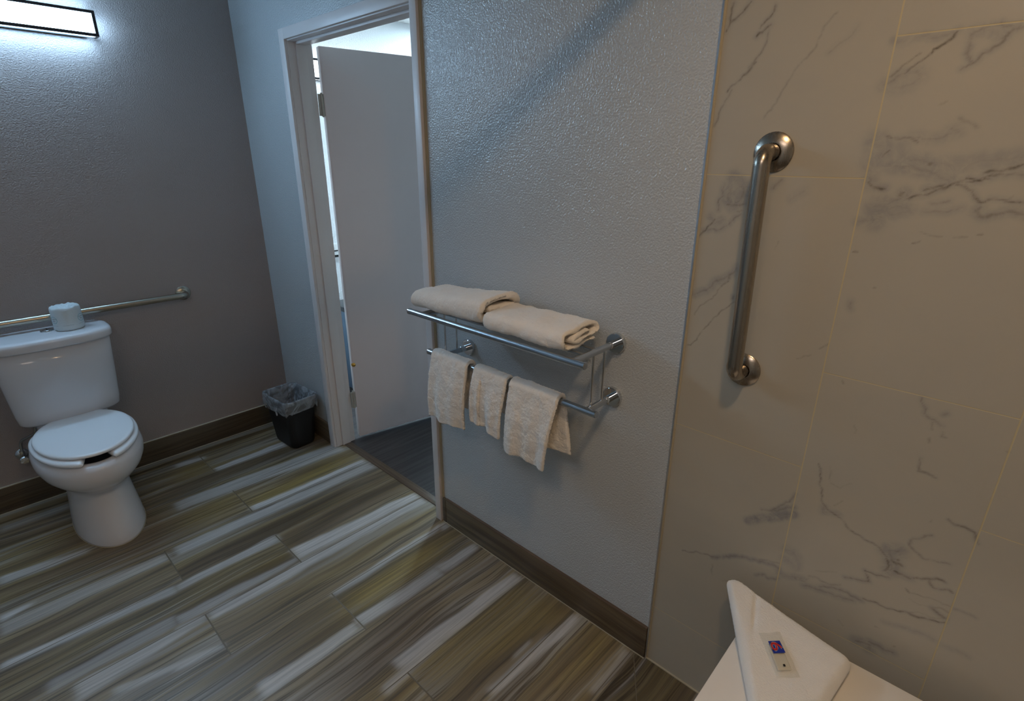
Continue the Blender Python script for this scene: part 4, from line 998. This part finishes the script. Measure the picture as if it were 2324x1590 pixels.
# ================================================================ shower bench with towel and soap
BZ = .48
sb = empty('shower_bench', (-.27, -3.2, BZ), 'off-white fold-down shower bench below the marble wall', 'bench')
box('seat_panel', -.475, -.070, -3.62, -2.897, BZ-.022, BZ, M['bench'], sb, bevel=.003)
for yy in (-3.40, -3.56):
    box('hinge_bracket', -.11, 0.0, yy-.02, yy+.02, BZ-.034, BZ-.0225, M['steel'], sb, bevel=.001)
    box('wall_plate', -.006, 0.0, yy-.03, yy+.03, BZ-.09, BZ+.01, M['steel'], sb, bevel=.001)
for yy in (-3.0, -3.52):
    tube('leg', [(-.43, yy, BZ-.022), (-.43, yy, .012)], .0125, M['steel'], sb); tube('leg_foot', [(-.43, yy, .0), (-.43, yy, .014)], .018, M['black'], sb)
adopt(sb)
# folded triangular hand towel
def tri_towel():
    A, B, C_ = Vector((-.030, -2.800)), Vector((-.100, -3.128)), Vector((-.52, -3.085))
    cor = [A, B, C_]; rad = [.020, .022, .02]; out = []
    for i in range(3):
        p, a, b = cor[i], cor[i-1], cor[(i+1) % 3]; u_, v_ = (a-p).normalized(), (b-p).normalized(); an = u_.angle(v_)
        d = rad[i]/math.tan(an/2); c = p+(u_+v_).normalized()*(rad[i]/math.sin(an/2))
        s = p+u_*d-c; e = p+v_*d-c; a0 = math.atan2(s.y, s.x); a1 = math.atan2(e.y, e.x); da = (a1-a0+PI) % (2*PI)-PI
        for k in range(9): out.append(c+Vector((math.cos(a0+da*k/8), math.sin(a0+da*k/8)))*rad[i])
    P = np.array([tuple(p) for p in out]+[tuple(out[0])]); L = np.concatenate([[0], np.cumsum(np.linalg.norm(np.diff(P, axis=0), axis=1))])
    n = 420; s = np.linspace(0, L[-1], n, endpoint=False); Q = np.stack([np.interp(s, L, P[:, k]) for k in (0, 1)], 1)
    return Q
Q = tri_towel(); cen = np.array([-.20, -3.03]); rings = []; H = .040
lev = []
for a in np.linspace(-PI/2, PI/2, 18): lev.append((.020*(1-math.cos(a)), H/2+H/2*math.sin(a)))
def ring_at(ins, z, n=len(Q)):
    d = Q-cen; L = np.linalg.norm(d, axis=1, keepdims=True); dirn = d/L
    return np.concatenate([Q-dirn*np.minimum(ins*1.25, L*.9), np.full((n, 1), z)], 1)
allr = [ring_at(i, z) for i, z in lev]
top = allr[-1].copy()
for k in np.linspace(0, 1, 64)[1:]:
    r_ = top.copy(); r_[:, :2] = cen+(top[:, :2]-cen)*(1-k*.995); allr.append(r_)
bot = allr[0]
V = np.concatenate(allr); x_, y_ = V[:, 0], V[:, 1]
isTop = V[:, 2] > H*.55
# soft folds on the top sheet
V[:, 2] += isTop*(.0022*np.array([mnoise.noise(Vector((a*12, b*14, 3.1))) for a, b in zip(x_, y_)]))
cr0, cr1 = np.array([-.075, -2.90]), np.array([-.175, -2.93]); dd = cr1-cr0; Ld = np.linalg.norm(dd); tt = ((x_-cr0[0])*dd[0]+(y_-cr0[1])*dd[1])/Ld**2
dist = np.abs((x_-cr0[0])*dd[1]-(y_-cr0[1])*dd[0])/Ld
V[:, 2] -= isTop*.007*np.exp(-(dist/.006)**2)*np.exp(-((tt-.5)/.5)**2)
V[:, 2] -= isTop*.004*np.exp(-(((x_+.22)/.05)**2+((y_+3.0)/.04)**2))
wedge = np.clip((y_+2.905)/.10, 0, 1); V[:, 2] += np.where(isTop, wedge*.004, wedge*.010)
V[:, 2] += BZ+.0015+np.where(y_ > -2.9, 0, 0)
V[:, 2] = np.where(y_ < -2.905, np.maximum(V[:, 2], BZ+.001), V[:, 2])
# seam groove round the side between the folded halves
isC = np.linalg.norm(V[:, :2]-cen, axis=1); V += rng.normal(size=V.shape)*(.00034*np.clip(isC/.22, .05, 1))[:, None]
nR = len(allr); n = len(Q); fs = grid_faces(nR, n, False, True); fs.append(tuple(range(n))); fs.append(tuple(range((nR-1)*n, nR*n)))
tw = mesh_obj('hand_towel', V, fs, M['terry_white'])
bm = bmesh.new(); bm.from_mesh(tw.data); bmesh.ops.recalc_face_normals(bm, faces=bm.faces); bm.to_mesh(tw.data); bm.free()
tag(tw, 'white towel folded in a triangle lying on the shower bench', 'towel')
# soap packet
PZ = BZ+H+.001
sp = empty('soap_packet', (-.215, -2.995, PZ), 'clear-wrapped guest soap with blue and red logo on the white folded towel', 'soap')
def at(u, v):   # packet frame: u across, v along
    o0 = Vector((-.1905, -2.981)); du = Vector((.0177, -.0168)); dv = Vector((-.058, -.045)); p = o0+du*u+dv*v; return p
def patch(name, u0, u1, v0, v1, z, mat, parent, wav=0.0, n=14, h=0.0):
    V = []; 
    for i in range(n+1):
        for j in range(n+1):
            u = u0+(u1-u0)*i/n; v = v0+(v1-v0)*j/n; p = at(u, v)
            e = min(i, n-i)/n*2; e2 = min(j, n-j)/n*2; dome = h*min(1, 3*e)**.5*min(1, 3*e2)**.5
            V.append((p.x, p.y, z+dome+wav*mnoise.noise(Vector((p.x*70, p.y*70, 4)))))
    return mesh_obj(name, V, grid_faces(n+1, n+1), mat, parent)
wf = patch('wrapper', -.95, 1.15, -.45, 1.15, PZ+.0015, M['wrapper'], sp, wav=.0022, h=.0075)
# soap bar
V = []; fs = []
bm = bmesh.new(); add_box(bm, -.5, .5, -.5, .5, 0, 1, 0)
bm.free()
Vb = []
for zz, ins in ((0, .06), (.0015, 0), (.0045, 0), (.0062, .07)):
    for (u, v) in ((-.62+ins, .02+ins), (.62-ins, .02+ins), (.62-ins, .92-ins), (-.62+ins, .92-ins)):
        p = at(u, v); Vb.append((p.x, p.y, PZ+.0005+zz))
mesh_obj('soap_bar', Vb, grid_faces(4, 4, False, True)+[(3, 2, 1, 0), (12, 13, 14, 15)], M['soap'], sp, smooth=False)
def flat(name, poly, z, mat, parent): return mesh_obj(name, [(at(*p).x, at(*p).y, z) for p in poly], [tuple(range(len(poly)))], mat, parent, smooth=False)
lg = flat('logo_panel', [(-.58, -.02), (.55, -.02), (.62, .42), (-.52, .42)], PZ+.0112, M['logo_blue'], sp)
v, fc = text_geo('6', 1.0)
v = np.array(v); v[:, :2] -= (v[:, :2].max(0)+v[:, :2].min(0))/2; v[:, :2] /= (v[:, 1].max()-v[:, 1].min())
def six(name, k, z, mat, dx=0, dy=0):
    return mesh_obj(name, [(*at(p[1]*.98*k+dx, .185+p[0]*.50*k+dy), z) for p in v], fc, mat, lg, smooth=False)
for dx, dy in ((-.045, 0), (.045, 0), (0, -.017), (0, .017)): six('logo_outline', 1.04, PZ+.0114, M['white_ink'], dx, dy)
six('logo_numeral', 1.0, PZ+.0117, M['logo_red'])
flat('printed_square', [(-.10, .80), (.10, .80), (.10, .88), (-.10, .88)], PZ+.0108, M['dark'], sp)
adopt(sp)

# ================================================================ outer room glimpsed through the hinge gap
vb = empty('vanity_cabinet', (.95, .1, 0), 'dark topped vanity seen through the narrow gap at the door hinges', 'cabinet')
box('body', .50, 1.4, -.10, .256, .0, .58, M['bluepanel'], vb, bevel=.002); box('countertop', .48, 1.42, -.12, .256, .581, .615, M['counter'], vb, bevel=.002); adopt(vb)
ol = empty('wall_outlet', (.59, .262, .95), 'small white wall outlet seen through the hinge gap above the vanity', 'outlet')
box('plate', .53, .65, .256, .262, .89, 1.01, M['plate'], ol, bevel=.001); box('socket', .56, .62, .254, .2565, .92, .935, M['dark'], ol); box('socket', .56, .62, .254, .2565, .96, .968, M['dark'], ol); adopt(ol)
